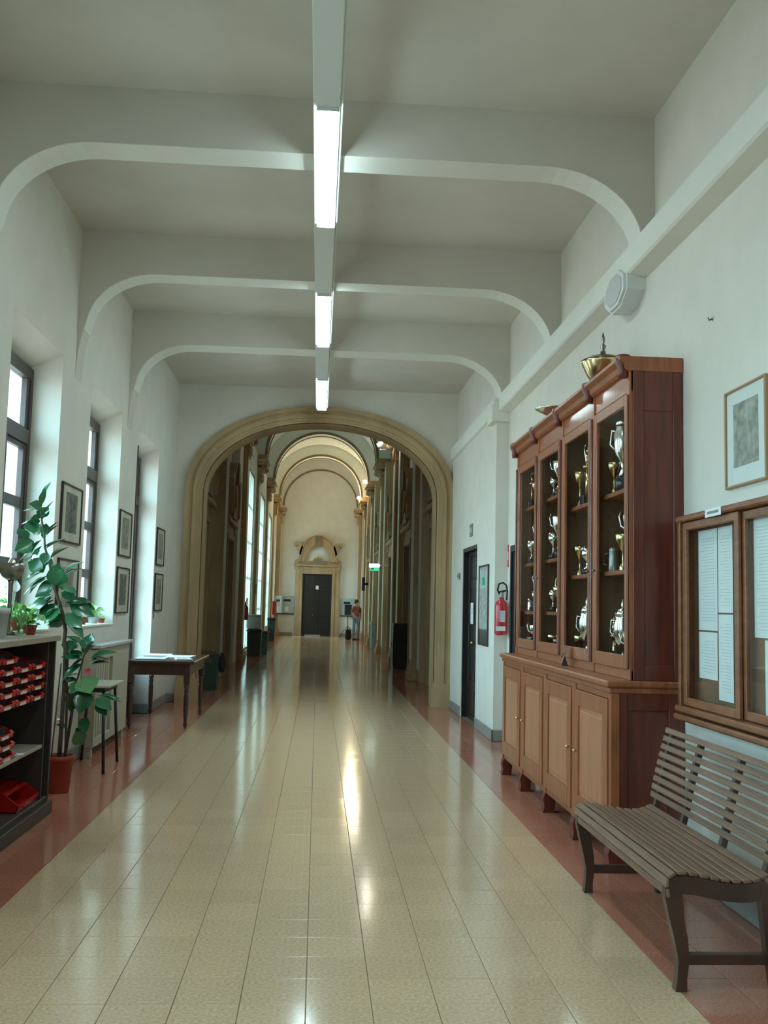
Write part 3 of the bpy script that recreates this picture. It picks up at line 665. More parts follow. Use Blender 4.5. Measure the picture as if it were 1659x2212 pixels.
# ---------------------------------------------------------------- trophy cabinet
CB = [5.75, 6.59, 7.44, 8.28, 9.13]                 # bay limits along the wall
cab = thing('trophy_cabinet', 'tall reddish wooden trophy cabinet with four glazed doors over four panelled doors', 'cabinet', (1.73, 5.75, 0))
ox, oy = 1.73, 5.75
def cb(mb, x0, x1, y0, y1, z0, z1, c=.004): return mb.cbox(x0-ox, x1-ox, y0-oy, y1-oy, z0, z1, c=c)
ZT = 1.105
b = MB()
cb(b, 1.775, 2.195, 5.79, 9.10, .14, 1.06)
b.obj('base_body', 'wood', cab)
b = MB(); cb(b, 1.80, 2.17, 5.775, 5.79, .14, .98); b.obj('side_panel', 'wood_side', cab)
b = MB(); cb(b, 1.755, 1.85, 5.76, 5.795, .02, 1.06); cb(b, 2.10, 2.195, 5.76, 5.795, .02, 1.06); cb(b, 1.85, 2.10, 5.76, 5.795, .93, 1.06); cb(b, 1.85, 2.10, 5.76, 5.795, .02, .20)
b.obj('side_frame', 'wood_side', cab)
b = MB(); cb(b, 1.715, 2.2, 5.735, 9.15, 1.065, ZT, .01); cb(b, 1.735, 2.2, 5.75, 9.135, 1.03, 1.065, .006); b.obj('counter_top', 'wood', cab)
b = MB()
for y in CB: cb(b, 1.745, 1.80, max(5.752, y-.045), min(9.13, y+.045), .14, 1.03)
cb(b, 1.755, 1.80, 5.76, 9.12, .14, .19); cb(b, 1.755, 1.80, 5.76, 9.12, .99, 1.03)
b.obj('face_frame', 'wood', cab)
for i, y in enumerate(CB):
    yy = min(max(y, 5.80), 9.08)
    MB().prism([(-.04, .145), (-.055, .10), (-.045, .05), (-.055, .0), (.03, .0), (.04, .10), (.05, .145)], 'y', -.045, .045).obj('foot', 'wood_side', cab, (1.785-ox, yy-oy, .001))
for k in (.3, .7): MB().cbox(-.04, .04, -.04, .04, .001, .145).obj('foot', 'wood_side', cab, (2.14-ox, 5.82+.0*k-oy if k < .5 else 9.05-oy, 0))
b = MB()
for i in range(4):
    y0, y1 = CB[i]+.05, CB[i+1]-.05
    d = MB(); d.cbox(-.022, 0, 0, .09, 0, .80).cbox(-.022, 0, y1-y0-.09, y1-y0, 0, .80).cbox(-.022, 0, .09, y1-y0-.09, 0, .12).cbox(-.022, 0, .09, y1-y0-.09, .70, .80)
    dr = d.obj('door', 'wood', cab, (1.757-ox, y0-oy, .19))
    MB().cbox(-.010, 0, .088, y1-y0-.088, .118, .702, c=.003).cbox(-.016, 0, .12, y1-y0-.12, .15, .67, c=.006).obj('door_panel', 'wood_panel', dr)
    for s in (0,): MB().lathe([(.005, -.045), (.012, -.04), (.012, -.028), (.006, -.02)], 8, (0, .045 if i % 2 else y1-y0-.045, .40), 'x').obj('knob', 'gold', dr)
# hutch
HX0, HX1, HB = 1.885, 2.195, [5.77, 6.587, 7.455, 8.30, 9.15]
for q in (HB[0], HB[4]-.03): b = MB(); cb(b, HX0, HX1, q, q+.03, ZT, 3.0); b.obj('hutch_side', 'wood_side', cab)
b = MB(); cb(b, HX0, HX0+.07, HB[0]-.008, HB[0], ZT, 3.0); cb(b, HX1-.06, HX1, HB[0]-.008, HB[0], ZT, 3.0); cb(b, HX0+.07, HX1-.06, HB[0]-.008, HB[0], ZT, 1.20); cb(b, HX0+.07, HX1-.06, HB[0]-.008, HB[0], 2.74, 3.0); b.obj('hutch_side_frame', 'wood_side', cab)
b = MB(); cb(b, HX1-.02, HX1, HB[0]+.03, HB[4]-.03, ZT, 3.0); b.obj('hutch_back', 'wood_in', cab)
b = MB(); cb(b, HX0+.002, HX1, HB[0]+.002, HB[4]-.002, 2.96, 3.02); b.obj('hutch_top', 'wood', cab)
b = MB()
for i, y in enumerate(HB):
    y0, y1 = max(y-.05, HB[0]), min(y+.05, HB[4])
    cb(b, HX0-.022, HX0+.02, y0, y1, ZT, 3.0)
cb(b, HX0-.012, HX0+.02, HB[0], HB[4], ZT, 1.165); cb(b, HX0-.012, HX0+.02, HB[0], HB[4], 2.86, 3.0)
b.obj('hutch_frame', 'wood', cab)
b = MB()
for y in HB: cb(b, HX0-.035, HX0-.02, max(y-.018, HB[0]), min(y+.018, HB[4]), 1.17, 2.84, .006)
b.obj('post_bead', 'wood_side', cab)
b = MB(); b.prism([(HX0-.03-ox, 2.985), (HX0-.045-ox, 3.0), (HX0-.055-ox, 3.03), (HX0-.085-ox, 3.055), (HX0-.085-ox, 3.075), (HX1-ox, 3.075), (HX1-ox, 2.985)], 'y', HB[0]-oy-.012, HB[4]-oy+.03)
b.obj('cornice', 'wood', cab)
for y in HB:
    yy = min(max(y, HB[0]+.045), HB[4]-.02)
    MB().lathe([(.030, 2.95), (.034, 2.98), (.034, 3.01), (.050, 3.04), (.052, 3.08), (.040, 3.092)], 12, (HX0-.045-ox, yy-oy, 0)).obj('post_cap', 'wood_side', cab)
for i in range(4):
    y0, y1 = HB[i]+(.05 if i else .05), HB[i+1]-.05; w = y1-y0
    d = MB().cbox(-.024, 0, 0, .055, 0, 1.69).cbox(-.024, 0, w-.055, w, 0, 1.69).cbox(-.024, 0, .055, w-.055, 0, .085).cbox(-.024, 0, .055, w-.055, 1.62, 1.69)
    dr = d.obj('door', 'wood', cab, (HX0+.003-ox, y0-oy, 1.165))
    MB().box(-.014, -.010, .05, w-.05, .08, 1.63).obj('glass_pane', 'cab_glass', dr)
    MB().lathe([(.004, -.045), (.010, -.04), (.010, -.03), (.005, -.024)], 8, (0, w-.027 if i % 2 == 0 else .027, .62), 'x').obj('keyhole_knob', 'pewter', dr)
b = MB()
for y in HB[1:4]: cb(b, HX0+.02, HX1-.02, y-.012, y+.012, ZT, 2.96)
b.obj('divider', 'wood_in', cab)
SHELF = [[1.78, 2.30], [1.78, 2.30], [1.50, 1.94, 2.46], [1.50, 1.94, 2.46]]
for i in range(4):
    for z in SHELF[i]:
        b = MB(); cb(b, HX0+.045, HX1-.02, HB[i]+.03 if i == 0 else HB[i]+.012, HB[i+1]-.012 if i < 3 else HB[4]-.03, z-.03, z, .003); b.obj('shelf', 'wood', cab)
# ---------------------------------------------------------------- trophies
def cup(kind):
    r = bpy.data.objects.new('trophy_cup', None); COL.objects.link(r)
    if kind == 0:      # two handled silver cup
        MB().lathe([(.045, 0), (.045, .04), (.035, .045), (.035, .05)], 14).obj('plinth', 'marble', r)
        MB().lathe([(.03, .05), (.012, .07), (.010, .10), (.022, .12), (.055, .16), (.065, .21), (.062, .215), (.05, .17), (.005, .13)], 18, cap=False).obj('bowl', 'silver', r)
        for s in (-1, 1): MB().tube([(0, s*.055, .16), (0, s*.085, .17), (0, s*.10, .21), (0, s*.085, .235), (0, s*.062, .21)], .005, 6).obj('handle', 'silver', r)
    if kind == 1:      # lidded urn
        MB().lathe([(.05, 0), (.05, .05), (.04, .06)], 14).obj('plinth', 'marble', r)
        MB().lathe([(.03, .06), (.01, .09), (.018, .12), (.05, .15), (.06, .22), (.045, .25), (.05, .26)], 18).obj('bowl', 'silver', r)
        MB().lathe([(.05, .262), (.035, .29), (.01, .30), (.012, .315), (.003, .34)], 14).obj('lid', 'silver', r)
        for s in (-1, 1): MB().tube([(0, s*.05, .16), (0, s*.09, .19), (0, s*.08, .245), (0, s*.048, .24)], .005, 6).obj('handle', 'silver', r)
    if kind == 2:      # wide brass bowl on a stem
        MB().lathe([(.04, 0), (.038, .02), (.012, .03), (.010, .07), (.03, .085), (.075, .12), (.085, .145), (.08, .145), (.06, .115), (.005, .09)], 18, cap=False).obj('bowl', 'gold', r)
    if kind == 3:      # small goblet
        MB().lathe([(.03, 0), (.03, .025)], 12).obj('plinth', 'marble', r)
        MB().lathe([(.02, .025), (.007, .04), (.007, .06), (.028, .08), (.033, .12), (.03, .12), (.02, .085), (.003, .065)], 14, cap=False).obj('bowl', 'silver', r)
    if kind == 4:      # plaque on an easel
        MB().lathe([(.001, -.006), (.075, -.006), (.085, .0), (.075, .006), (.001, .004)], 20, (.0, 0, .10), 'x').obj('plate', 'silver', r)
        MB().box(.01, .05, -.03, .03, 0, .012).box(.01, .03, -.03, -.02, 0, .10).box(.01, .03, .02, .03, 0, .10).box(-.03, .02, -.03, -.02, 0, .015).box(-.03, .02, .02, .03, 0, .015).obj('easel', 'black', r)
    if kind == 5:      # tall slim column trophy with figure
        MB().cbox(-.04, .04, -.04, .04, 0, .05).obj('plinth', 'marble', r)
        MB().tube([(0, 0, .05), (0, 0, .20)], [.016, .012], 10).lathe([(.03, .20), (.03, .212)], 12).obj('column', 'gold', r)
        MB().tube([(0, 0, .212), (0, .004, .25), (0, 0, .285)], [.010, .016, .012], 8).tube([(0, 0, .285), (0, 0, .31)], [.011, .009], 8).tube([(0, -.012, .275), (0, -.035, .30), (0, -.03, .34)], .005, 6).tube([(0, .012, .275), (0, .03, .25)], .005, 6).obj('figure', 'gold', r)
    if kind == 6:      # straight tankard
        MB().lathe([(.045, 0), (.04, .01), (.038, .11), (.042, .125), (.036, .125), (.034, .02), (.005, .015)], 16, cap=False).obj('body', 'pewter', r)
        MB().tube([(0, .036, .10), (0, .075, .09), (0, .07, .04), (0, .038, .03)], .006, 6).obj('handle', 'pewter', r)
    if kind == 7:      # engraved silver box
        MB().cbox(-.035, .035, -.06, .06, .0, .06, c=.008).obj('body', 'silver', r); MB().cbox(-.037, .037, -.062, .062, .06, .078, c=.008).obj('lid', 'silver', r)
    return r
KN = ['two-handled silver cup', 'lidded silver urn', 'wide brass bowl on a stem', 'small silver goblet', 'round silver plate on a black easel', 'slim brass trophy with a figure', 'pewter tankard', 'little silver casket']
bayn = ['nearest bay', 'second bay', 'third bay', 'farthest bay']
shn = {3: ['bottom shelf', 'middle shelf', 'top shelf'], 4: ['bottom shelf', 'second shelf', 'third shelf', 'top shelf']}
first = {}
PL = [  # kinds per bay, per shelf, from the near end to the far end; with a height factor
 [[(4, 1.2), (0, 1.0), (1, 1.15), (5, .95), (2, 1.0)], [(3, 1.0), (0, 1.3), (2, 1.3), (6, 1.0), (3, 1.2)], [(0, 1.7), (5, 1.2), (1, 1.35), (2, 1.2), (3, 1.1)]],
 [[(7, 1.2), (5, 1.15), (1, 1.2), (2, 1.2), (0, 1.1)], [(0, 1.4), (7, 1.0), (3, 1.3), (2, 1.2), (6, 1.0)], [(3, 1.3), (0, 1.5), (5, 1.1), (2, 1.5), (1, 1.2)]],
 [[(0, 1.0), (3, 1.3), (6, 1.1), (2, 1.1), (7, 1.0)], [(0, 1.2), (1, 1.0), (2, 1.1), (3, 1.2), (5, .9)], [(6, 1.3), (2, 1.3), (0, 1.3), (3, 1.5), (1, .95)], [(4, 1.6), (5, 1.0), (0, 1.1), (3, 1.2)]],
 [[(3, 1.2), (2, 1.1), (0, 1.0), (6, 1.0)], [(2, 1.2), (0, 1.15), (3, 1.2), (7, 1.2)], [(1, 1.0), (0, 1.2), (2, 1.1), (3, 1.4)], [(0, 1.2), (4, 1.5), (2, 1.2), (5, .9)]]]
ordn = ['nearest', 'second', 'middle', 'fourth', 'farthest']
for bi, bay in enumerate(PL):
    zs = [ZT]+SHELF[bi]; nS = len(zs)
    for si, row in enumerate(bay):
        row = row[:4]; n = len(row); y0, y1 = HB[bi]+.12, HB[bi+1]-.12
        back = [(kq, 1.15) for kq in ((0, 3, 1, 5) if (bi+si) % 2 else (3, 0, 5, 1))]
        for k, (kd, sc) in enumerate(row+back):
            y = y0+(y1-y0)*k/(n-1); x = HX0+.10
            rowname = 'front row'
            if k == 0 and kd == 4: y += .03
            if k >= n: rowname = 'back row'; y = y0+(y1-y0)*(k-n+.5)/4; x = HX0+.205
            lim = ((zs[si+1] if si+1 < nS else 2.96)-zs[si]-.055)
            hmax = {0: .245, 1: .35, 2: .15, 3: .125, 4: .19, 5: .345, 6: .13, 7: .08}[kd]
            hw = {0: .075, 1: .07, 2: .085, 3: .034, 4: .085, 5: .04, 6: .06, 7: .062}[kd]
            s = min(sc*1.12, lim/hmax, .56*(y1-y0)/(n-1 if k < n else 4)/hw, (.068 if k < n else .038)/{0: .073, 1: .066, 2: .110, 3: .033, 4: .05, 5: .04, 6: .045, 7: .037}[kd])
            s = (s, s, min(sc*(1.25 if k < n else 1.6), lim/hmax))
            lb = '%s, %s in the %s, %s, %s' % (KN[kd].replace('round silver plate on a black easel', 'silver plate on easel').replace('slim brass trophy with a figure', 'slim brass figure trophy').replace('wide brass bowl on a stem', 'brass bowl on stem'), (ordn if n == 5 and k < n else ['nearest', 'second', 'third', 'farthest'])[k if k < n else k-n], rowname, shn[nS][si], bayn[bi])
            if kd not in first:
                r = cup(kd); first[kd] = r
            else: r = dup(first[kd], (0, 0, 0))
            r.location = (x, y, zs[si]+.001); r.rotation_euler = (0, 0, PI/4 if kd in (0, 1, 6) else 0); r.scale = s
            tag(r, lb, 'trophy', 'trophies inside the glazed cabinet')
# on top of the cabinet and on the counter
t = thing('brass_bowl', 'faceted brass bowl with a finial standing on top of the cabinet near its front end', 'bowl', (1.98, 6.72, 3.077), 0, 'bowls on top of the cabinet')
MB().lathe([(.05, 0), (.045, .015), (.07, .04), (.12, .11), (.155, .19), (.16, .21)], 10).obj('bowl', 'gold', t)
MB().lathe([(.158, .212), (.10, .24), (.02, .26), (.02, .28), (.012, .29), (.022, .32), (.008, .34), (.016, .37), (.003, .42)], 14).obj('lid', 'pewter', t)
t = thing('silver_dish', 'wide shallow silver dish on top of the cabinet above the second and third doors', 'dish', (1.96, 8.06, 3.077), 0, 'bowls on top of the cabinet')
MB().lathe([(.05, 0), (.03, .02), (.02, .05), (.06, .075), (.16, .125), (.17, .135), (.15, .13), (.05, .085), (.002, .075)], 24, cap=False).obj('dish', 'silver', t)
MB().lathe([(.055, -.0), (.055, .006)], 16).obj('foot', 'silver', t)
t = thing('silver_plaque', 'small silvery plaque leaning back on the cabinet counter', 'plaque', (1.79, 7.12, ZT+.006), -.35)
MB().prism([(-.03, .0), (.03, .0), (.045, .06), (.035, .12), (.0, .155), (-.035, .12), (-.045, .06)], 'x', -.006, .006).obj('plate', 'silver', t).rotation_euler = (0, .32, 0)
MB().prism([(0.01, 0), (.055, 0), (.045, .01), (.02, .09), (.014, .09)], 'y', -.03, .03).obj('rest', 'black', t)
# ---------------------------------------------------------------- slatted bench
BY0, BY1 = 3.98, 5.40
t = thing('slatted_bench', 'old slatted wooden bench with curved dark legs in front of the notice cabinet', 'bench', (1.70, 4.69, 0))
seatp = [(1.447, .385), (1.443, .425), (1.462, .455), (1.505, .464), (1.55, .460), (1.595, .452), (1.64, .443), (1.685, .436), (1.73, .432), (1.775, .432), (1.815, .438), (1.85, .452)]
backp = [(1.868+.085*(k/8)**1.2+.0, .52+.345*k/8) for k in range(9)]
hy = (BY1-BY0)/2
def slat(x, z, ang, w, th, k):
    mb = MB(); mb.cbox(-w/2, w/2, -hy, hy, -th/2, th/2, c=.003)
    o = mb.obj('seat_slat' if k == 's' else 'back_slat', 'bench_wood', t, (x-1.70, 0, z)); o.rotation_euler = (0, -ang, 0)
for i in range(len(seatp)):
    x, z = seatp[i]; a, b = seatp[max(0, i-1)], seatp[min(len(seatp)-1, i+1)]
    slat(x, z, math.atan2(b[1]-a[1], b[0]-a[0]), .034, .014, 's')
for i in range(9):
    x, z = backp[i]; a, b = backp[max(0, i-1)], backp[min(8, i+1)]
    slat(x, z, math.atan2(b[1]-a[1], b[0]-a[0]), .030, .013, 'b')
low = [(x-1.70+.003, z-.012) for x, z in seatp]; low2 = [(x-1.70+.01, z-.085+.04*abs((x-1.65)/.2)**2*0) for x, z in seatp]
low2[0] = (low[0][0]+.035, .37); low2[1] = (low[1][0]+.045, .372); low2[2] = (low[2][0]+.03, .372)
for y in (-hy+.012, -.24, .24, hy-.012-.035): MB().ribbon(low2, low, 'y', y, y+.035).obj('seat_rail', 'bench_frame', t)
bl = [(x-1.70+.010, z) for x, z in backp]; bl = [(.150+.005, .44)]+bl; b2 = [(x+.028, z) for x, z in bl]
for y in (-hy+.03, -.24, .24, hy-.07): MB().ribbon(bl, b2, 'y', y, y+.035).obj('back_post', 'bench_frame', t)
fl_in = [(-.205, .42), (-.190, .36), (-.185, .28), (-.170, .20), (-.165, .12), (-.175, .05), (-.175, .001)]
fl_out = [(-.262, .42), (-.262, .36), (-.245, .28), (-.225, .20), (-.210, .12), (-.215, .05), (-.222, .001)]
bl_in = [(.135, .42), (.135, .34), (.145, .25), (.155, .15), (.17, .06), (.178, .001)]
bl_out = [(.185, .42), (.185, .34), (.19, .25), (.20, .15), (.215, .06), (.222, .001)]
for y in (-hy+.01, hy-.055):
    MB().ribbon(fl_in, fl_out, 'y', y, y+.045).obj('front_leg', 'bench_frame', t)
    MB().ribbon(bl_in, bl_out, 'y', y, y+.045).obj('back_leg', 'bench_frame', t)
    MB().cbox(-.18, .17, y+.008, y+.037, .10, .145).obj('stretcher', 'bench_frame', t)
# ---------------------------------------------------------------- glazed notice cabinet above the bench
t = thing('notice_cabinet', 'oak notice cabinet with sliding glass doors and white lists inside, above the bench', 'notice board', (2.2, 3.95, .95))
D, Wd, Hh = -.10, 5.61-3.95, 1.125
MB().box(-.012, 0, 0, Wd, 0, Hh).obj('back_panel', 'wood_in', t)
MB().cbox(D, 0, 0, .035, 0, Hh).cbox(D, 0, Wd-.035, Wd, 0, Hh).cbox(D-.01, 0, -.01, Wd+.01, Hh-.035, Hh, c=.008).cbox(D-.02, 0, -.01, Wd+.01, 0, .035, c=.008).cbox(D-.03, 0, -.01, Wd+.01, -.045, -.012, c=.01).obj('case_frame', 'oak', t)
for y0, y1, x, lab in ((Wd-.80, Wd-.05, -.088, 0), (.05, Wd-.78, -.062, 0)):
    d = MB().cbox(x, x+.022, y0, y0+.045, .04, Hh-.04).cbox(x, x+.022, y1-.045, y1, .04, Hh-.04).cbox(x, x+.022, y0+.045, y1-.045, .04, .085).cbox(x, x+.022, y0+.045, y1-.045, Hh-.085, Hh-.04)
    dr = d.obj('sliding_door', 'oak', t)
    MB().box(x+.009, x+.012, y0+.04, y1-.04, .08, Hh-.08).obj('glass_pane', 'cab_glass', dr)
def sheet(name, y0, y1, z0, z1, label, grp, x=2.184, m='print', seed=0):
    o = MB().box(x-.001, x, y0, y1, z0, z1).obj(name, 'paper', None); tag(o, label, 'paper', grp)
    b = MB(); rnd = random.Random(seed+int(y0*100)); z = z1-.05
    while z > z0+.04:
        b.box(x-.0016, x-.0011, y0+.02+rnd.random()*.02, y1-.02-rnd.random()*.06, z-.0025, z); z -= .017
    b.obj('printed_lines', 'ink', o)
    return o
G = 'lists pinned in the notice cabinet'
sheet('posted_list', 5.235, 5.50, 1.42, 1.985, 'upper list behind the far end of the left sliding door', G)
sheet('posted_list', 5.24, 5.50, 1.15, 1.41, 'lower list behind the far end of the left sliding door, just above bare wood', G, seed=3)
sheet('posted_list', 5.035, 5.225, 1.52, 1.985, 'upper list next to the door stile of the left sliding door', G, seed=5)
sheet('posted_list', 5.035, 5.225, 1.05, 1.51, 'lower long list next to the door stile of the left sliding door', G, seed=6)
sheet('posted_list', 4.40, 4.78, 1.40, 2.0, 'wide list behind the right sliding door, cut by the photo edge', G, seed=8)
sheet('posted_list', 4.40, 4.67, .99, 1.39, 'lower list behind the right sliding door at the photo edge', G, seed=9)
t = thing('title_card', 'small white card stuck to the top rail of the notice cabinet', 'card', (2.087, 4.95, 2.03)); MB().box(-.001, 0, 0, .21, 0, .045).obj('card', 'paper', t); MB().box(-.0016, -.001, .03, .18, .016, .030).obj('printed_line', 'grey_board', t)
# ---------------------------------------------------------------- framed pictures
def picture(x, y, z, w, h, side, label, grp, frame='black_frame', fw=.018, art='dark_print', ins=(.22, .18), mount='mount'):
    t = thing('framed_picture', label, 'picture', (x, y, z), PI/2 if side < 0 else -PI/2, grp)
    f = MB().cbox(-w/2, -w/2+fw, -.022, 0, 0, h).cbox(w/2-fw, w/2, -.022, 0, 0, h).cbox(-w/2+fw, w/2-fw, -.022, 0, 0, fw).cbox(-w/2+fw, w/2-fw, -.022, 0, h-fw, h)
    f.obj('frame', frame, t)
    MB().box(-w/2+fw, w/2-fw, -.010, 0, fw, h-fw).obj('mount', mount, t)
    MB().box(-w/2+w*ins[0], w/2-w*ins[0], -.012, -.010, h*ins[1], h*(1-ins[1]*.8)).obj('print', art, t)
    MB().box(-w/2+fw, w/2-fw, -.0155, -.014, fw, h-fw).obj('glazing', 'cab_glass', t)
    return t
G = 'framed prints on the left wall piers'
for k, (y0, y1, yn) in enumerate(((8.58, 9.29, 'nearest'), (11.07, 11.76, 'middle'), (13.63, 14.28, 'farthest'))):
    yc, w = (y0+y1)/2, (y1-y0)
    picture(-2.249, yc, 2.005, w, .525, -1, 'dark framed print, upper one of the pair on the %s pier' % yn, G, art=['dark_print', 'mid_print', 'mid_print'][k])
    picture(-2.249, yc, [1.34, 1.36, 1.37][k], w, .525, -1, 'dark framed print, lower one of the pair on the %s pier' % yn, G, art=['mid_print', 'dark_print', 'mid_print'][k])
picture(2.199, 4.87, 2.18, .49, .53, 1, 'black and white photograph in a thin pale wood frame above the notice cabinet', 'photographs on the right wall', 'gold_frame', .014, 'mid_print', (.2, .2), 'paper')
pp = thing('framed_poster', 'tall narrow framed poster between the dark door and the pilaster', 'poster', (2.049, 12.0, 1.06), -PI/2)
MB().cbox(-.34, -.32, -.02, 0, 0, .99).cbox(.32, .34, -.02, 0, 0, .99).cbox(-.32, .32, -.02, 0, .97, .99).cbox(-.32, .32, -.02, 0, 0, .02).obj('frame', 'black_frame', pp)
MB().box(-.32, .32, -.008, 0, .02, .97).obj('poster_sheet', 'mid_print', pp)
MB().box(-.32, .32, -.010, -.008, .02, .20).obj('dark_band', 'marble', pp)
MB().box(-.26, .26, -.011, -.008, .70, .92).obj('poster_heading', 'pale_board', pp)
MB().box(-.1, .1, -.013, -.010, .74, .84).obj('poster_emblem', 'green_sign', pp)
t = thing('door_notice', 'white paper notice taped to the dark door', 'notice', (2.115, 13.36, 1.30)); MB().box(-.002, 0, -.12, .12, 0, .29).obj('sheet', 'paper', t); MB().box(-.003, -.002, -.09, .09, .2, .205).box(-.003, -.002, -.09, .06, .17, .175).box(-.003, -.002, -.09, .08, .14, .145).obj('printed_lines', 'grey_board', t)
t = thing('room_plate', 'small grey plate on the wall above the dark door', 'sign', (2.05, 13.08, 2.48)); MB().cbox(-.012, 0, -.11, .11, 0, .17).obj('plate', 'grey_board', t); MB().box(-.014, -.012, -.08, .08, .05, .12).obj('plate_print', 'grey_metal', t)
t = thing('door_bell', 'small dark fitting on the wall left of the dark door', 'bell', (2.05, 14.1, 1.93)); MB().cbox(-.03, 0, -.035, .035, 0, .09).obj('bell_box', 'pewter', t); MB().lathe([(.012, -.04), (.018, -.03), (.012, -.028)], 8, (0, 0, .045), 'x').obj('bell_button', 'black', t)
t = thing('red_safety_sign', 'red safety sign on the wall just behind the extinguisher', 'sign', (2.2, 11.245, 2.0)); MB().cbox(-.006, 0, -.02, .035, 0, .26, c=.001).obj('sign_plate', 'red_sign', t); MB().box(-.0075, -.006, -.01, .025, .08, .18).obj('pictogram', 'paper', t)
t = thing('wall_loudspeaker', 'white faceted wall box under the cornice, above the trophy cabinet', 'speaker', (2.2, 6.70, 3.80))
octg = [(.27*math.cos(a)*1.0, .155*math.sin(a)) for a in [PI/8+PI/4*k for k in range(8)]]
MB().prism(octg, 'x', -.13, 0).prism([(a*.9, b_*.88) for a, b_ in octg], 'x', -.15, -.13).obj('housing', 'white_metal', t)
MB().prism([(a*.72, b_*.70) for a, b_ in octg], 'x', -.156, -.15).obj('front_grille', 'pot_white', t)
t = thing('wall_hook', 'tiny dark hook in the bare wall above the framed photograph', 'hook', (2.2, 5.31, 3.18)); MB().tube([(0, 0, .01), (-.02, 0, .0), (-.025, 0, .015)], .004, 6).obj('hook', 'black', t); MB().lathe([(.014, -.003), (.014, 0)], 10, (0, 0, .01), 'x').obj('hook_plate', 'pewter', t)
# ---------------------------------------------------------------- dark table with turned legs
t = thing('side_table', 'dark wooden table with turned legs under the farthest left prints', 'table', (-1.87, 12.74, 0))
MB().cbox(-.375, .42, -.82, .82, .765, .80, c=.008).obj('table_top', 'table_wood', t)
MB().cbox(-.35, .36, -.76, -.735, .63, .765).cbox(-.35, .36, .735, .76, .63, .765).cbox(-.355, -.33, -.735, .735, .63, .765).cbox(.335, .36, -.735, .735, .63, .765).obj('apron', 'table_wood', t)
prof = [(.012, .001), (.022, .03), (.026, .06), (.016, .075), (.020, .09), (.028, .20), (.030, .36), (.022, .42), (.032, .44), (.022, .46), (.034, .50), (.034, .51), (.024, .53)]
lg = MB().lathe(prof, 12).cbox(-.035, .035, -.035, .035, .53, .765).mesh('leg'); lg.materials.append(M['table_wood'])
for x in (-.33, .33):
    for y in (-.73, .73): link('leg', lg, t, (x, y, 0))
G = 'magazines lying on the dark table'
for k, (x, y, w, d, rz, m_, lab) in enumerate(((-2.02, 12.36, .36, .46, .04, 'print', 'printed newspaper at the near left of the dark table'), (-1.74, 12.83, .32, .50, -.05, 'paper', 'white magazine in the middle of the dark table'), (-2.06, 13.16, .32, .42, .06, 'paper', 'pale brochure at the far left of the dark table'), (-1.63, 12.30, .20, .28, .25, 'print', 'small leaflet near the front edge of the dark table'))):
    o = thing('magazine', lab, 'magazine', (x, y, .801), rz, G)
    MB().cbox(-w/2, w/2, -d/2, d/2, 0, .012, c=.002).obj('pages', m_, o); MB().box(-w*.35, w*.3, d*.25, d*.40, .012, .0125).obj('masthead', 'grey_board', o)
# ---------------------------------------------------------------- radiator cover below the second window
t = thing('radiator_cover', 'beige radiator cover with dark slots under the second window', 'radiator', (-2.17, 9.66, 0))
RL = 1.58
MB().cbox(-.075, .07, .75, RL, .10, 1.03).cbox(-.075, .07, 0, .05, .10, 1.03).cbox(-.075, .07, .05, .75, .93, 1.03).cbox(-.075, .07, .05, .75, .10, .18).obj('cover_body', 'rad', t)
for k in range(6): MB().cbox(.02, .05, .08+.108*k, .138+.108*k, .18, .93).obj('radiator_fin', 'rad', t)
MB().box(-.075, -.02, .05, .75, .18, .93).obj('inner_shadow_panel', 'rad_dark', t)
MB().cbox(-.079, .11, -.03, RL+.03, 1.04, 1.075, c=.006).obj('shelf_top', 'pot_white', t)
for q in (.02, RL-.08): MB().cbox(-.06, .05, q, q+.05, 0, .10).obj('foot', 'rad', t)
# small black-legged table
t = thing('small_table', 'small pale-topped table with splayed black metal legs beside the rubber plant', 'table', (-2.02, 9.20, 0))
MB().cbox(-.17, .21, -.34, .34, .735, .755, c=.004).obj('table_top', 'rad', t)
MB().cbox(-.12, .16, -.27, -.25, .69, .735).cbox(-.12, .16, .25, .27, .69, .735).cbox(-.12, -.10, -.25, .25, .69, .735).cbox(.14, .16, -.25, .25, .69, .735).obj('frame', 'black', t)
for x, y, fx, fy in ((.14, -.25, .20, -.37), (.14, .25, .185, .30), (-.10, -.25, -.16, -.33), (-.10, .25, -.16, .36)):
    MB().tube([(x, y, .72), (fx, fy, .001)], .014, 8).obj('leg', 'black', t)
# ---------------------------------------------------------------- pigeonhole unit with red storage bins
t = thing('storage_unit', 'low brown open storage unit under the nearest window, holding red bins', 'shelf unit', (-1.87, 7.25, 0))
U0 = -2.35
MB().box(-.365, -.35, U0, 0, .10, 1.21).obj('back_panel', 'shelf_wood', t)
for q in (-.03, U0): MB().cbox(-.35, 0, q, q+.03, 0, 1.21).obj('side_panel', 'shelf_wood', t)
MB().cbox(-.35, -.012, -.16, -.145, .12, 1.20).obj('divider', 'shelf_wood', t)
MB().cbox(-.36, .025, U0-.01, .012, 1.21, 1.25, c=.004).obj('top_board', 'shelf_edge', t)
MB().cbox(-.35, -.005, U0+.03, -.03, .09, .12).obj('bottom_board', 'shelf_wood', t)
MB().cbox(-.35, -.02, U0+.03, -.16, .47, .495).obj('middle_shelf', 'shelf_edge', t)
MB().cbox(-.34, .03, U0, .005, .001, .09).obj('plinth', 'shelf_wood', t)
MB().cbox(-.35, -.06, U0+.03, -.16, .80, .815).obj('bin_shelf', 'shelf_wood', t)
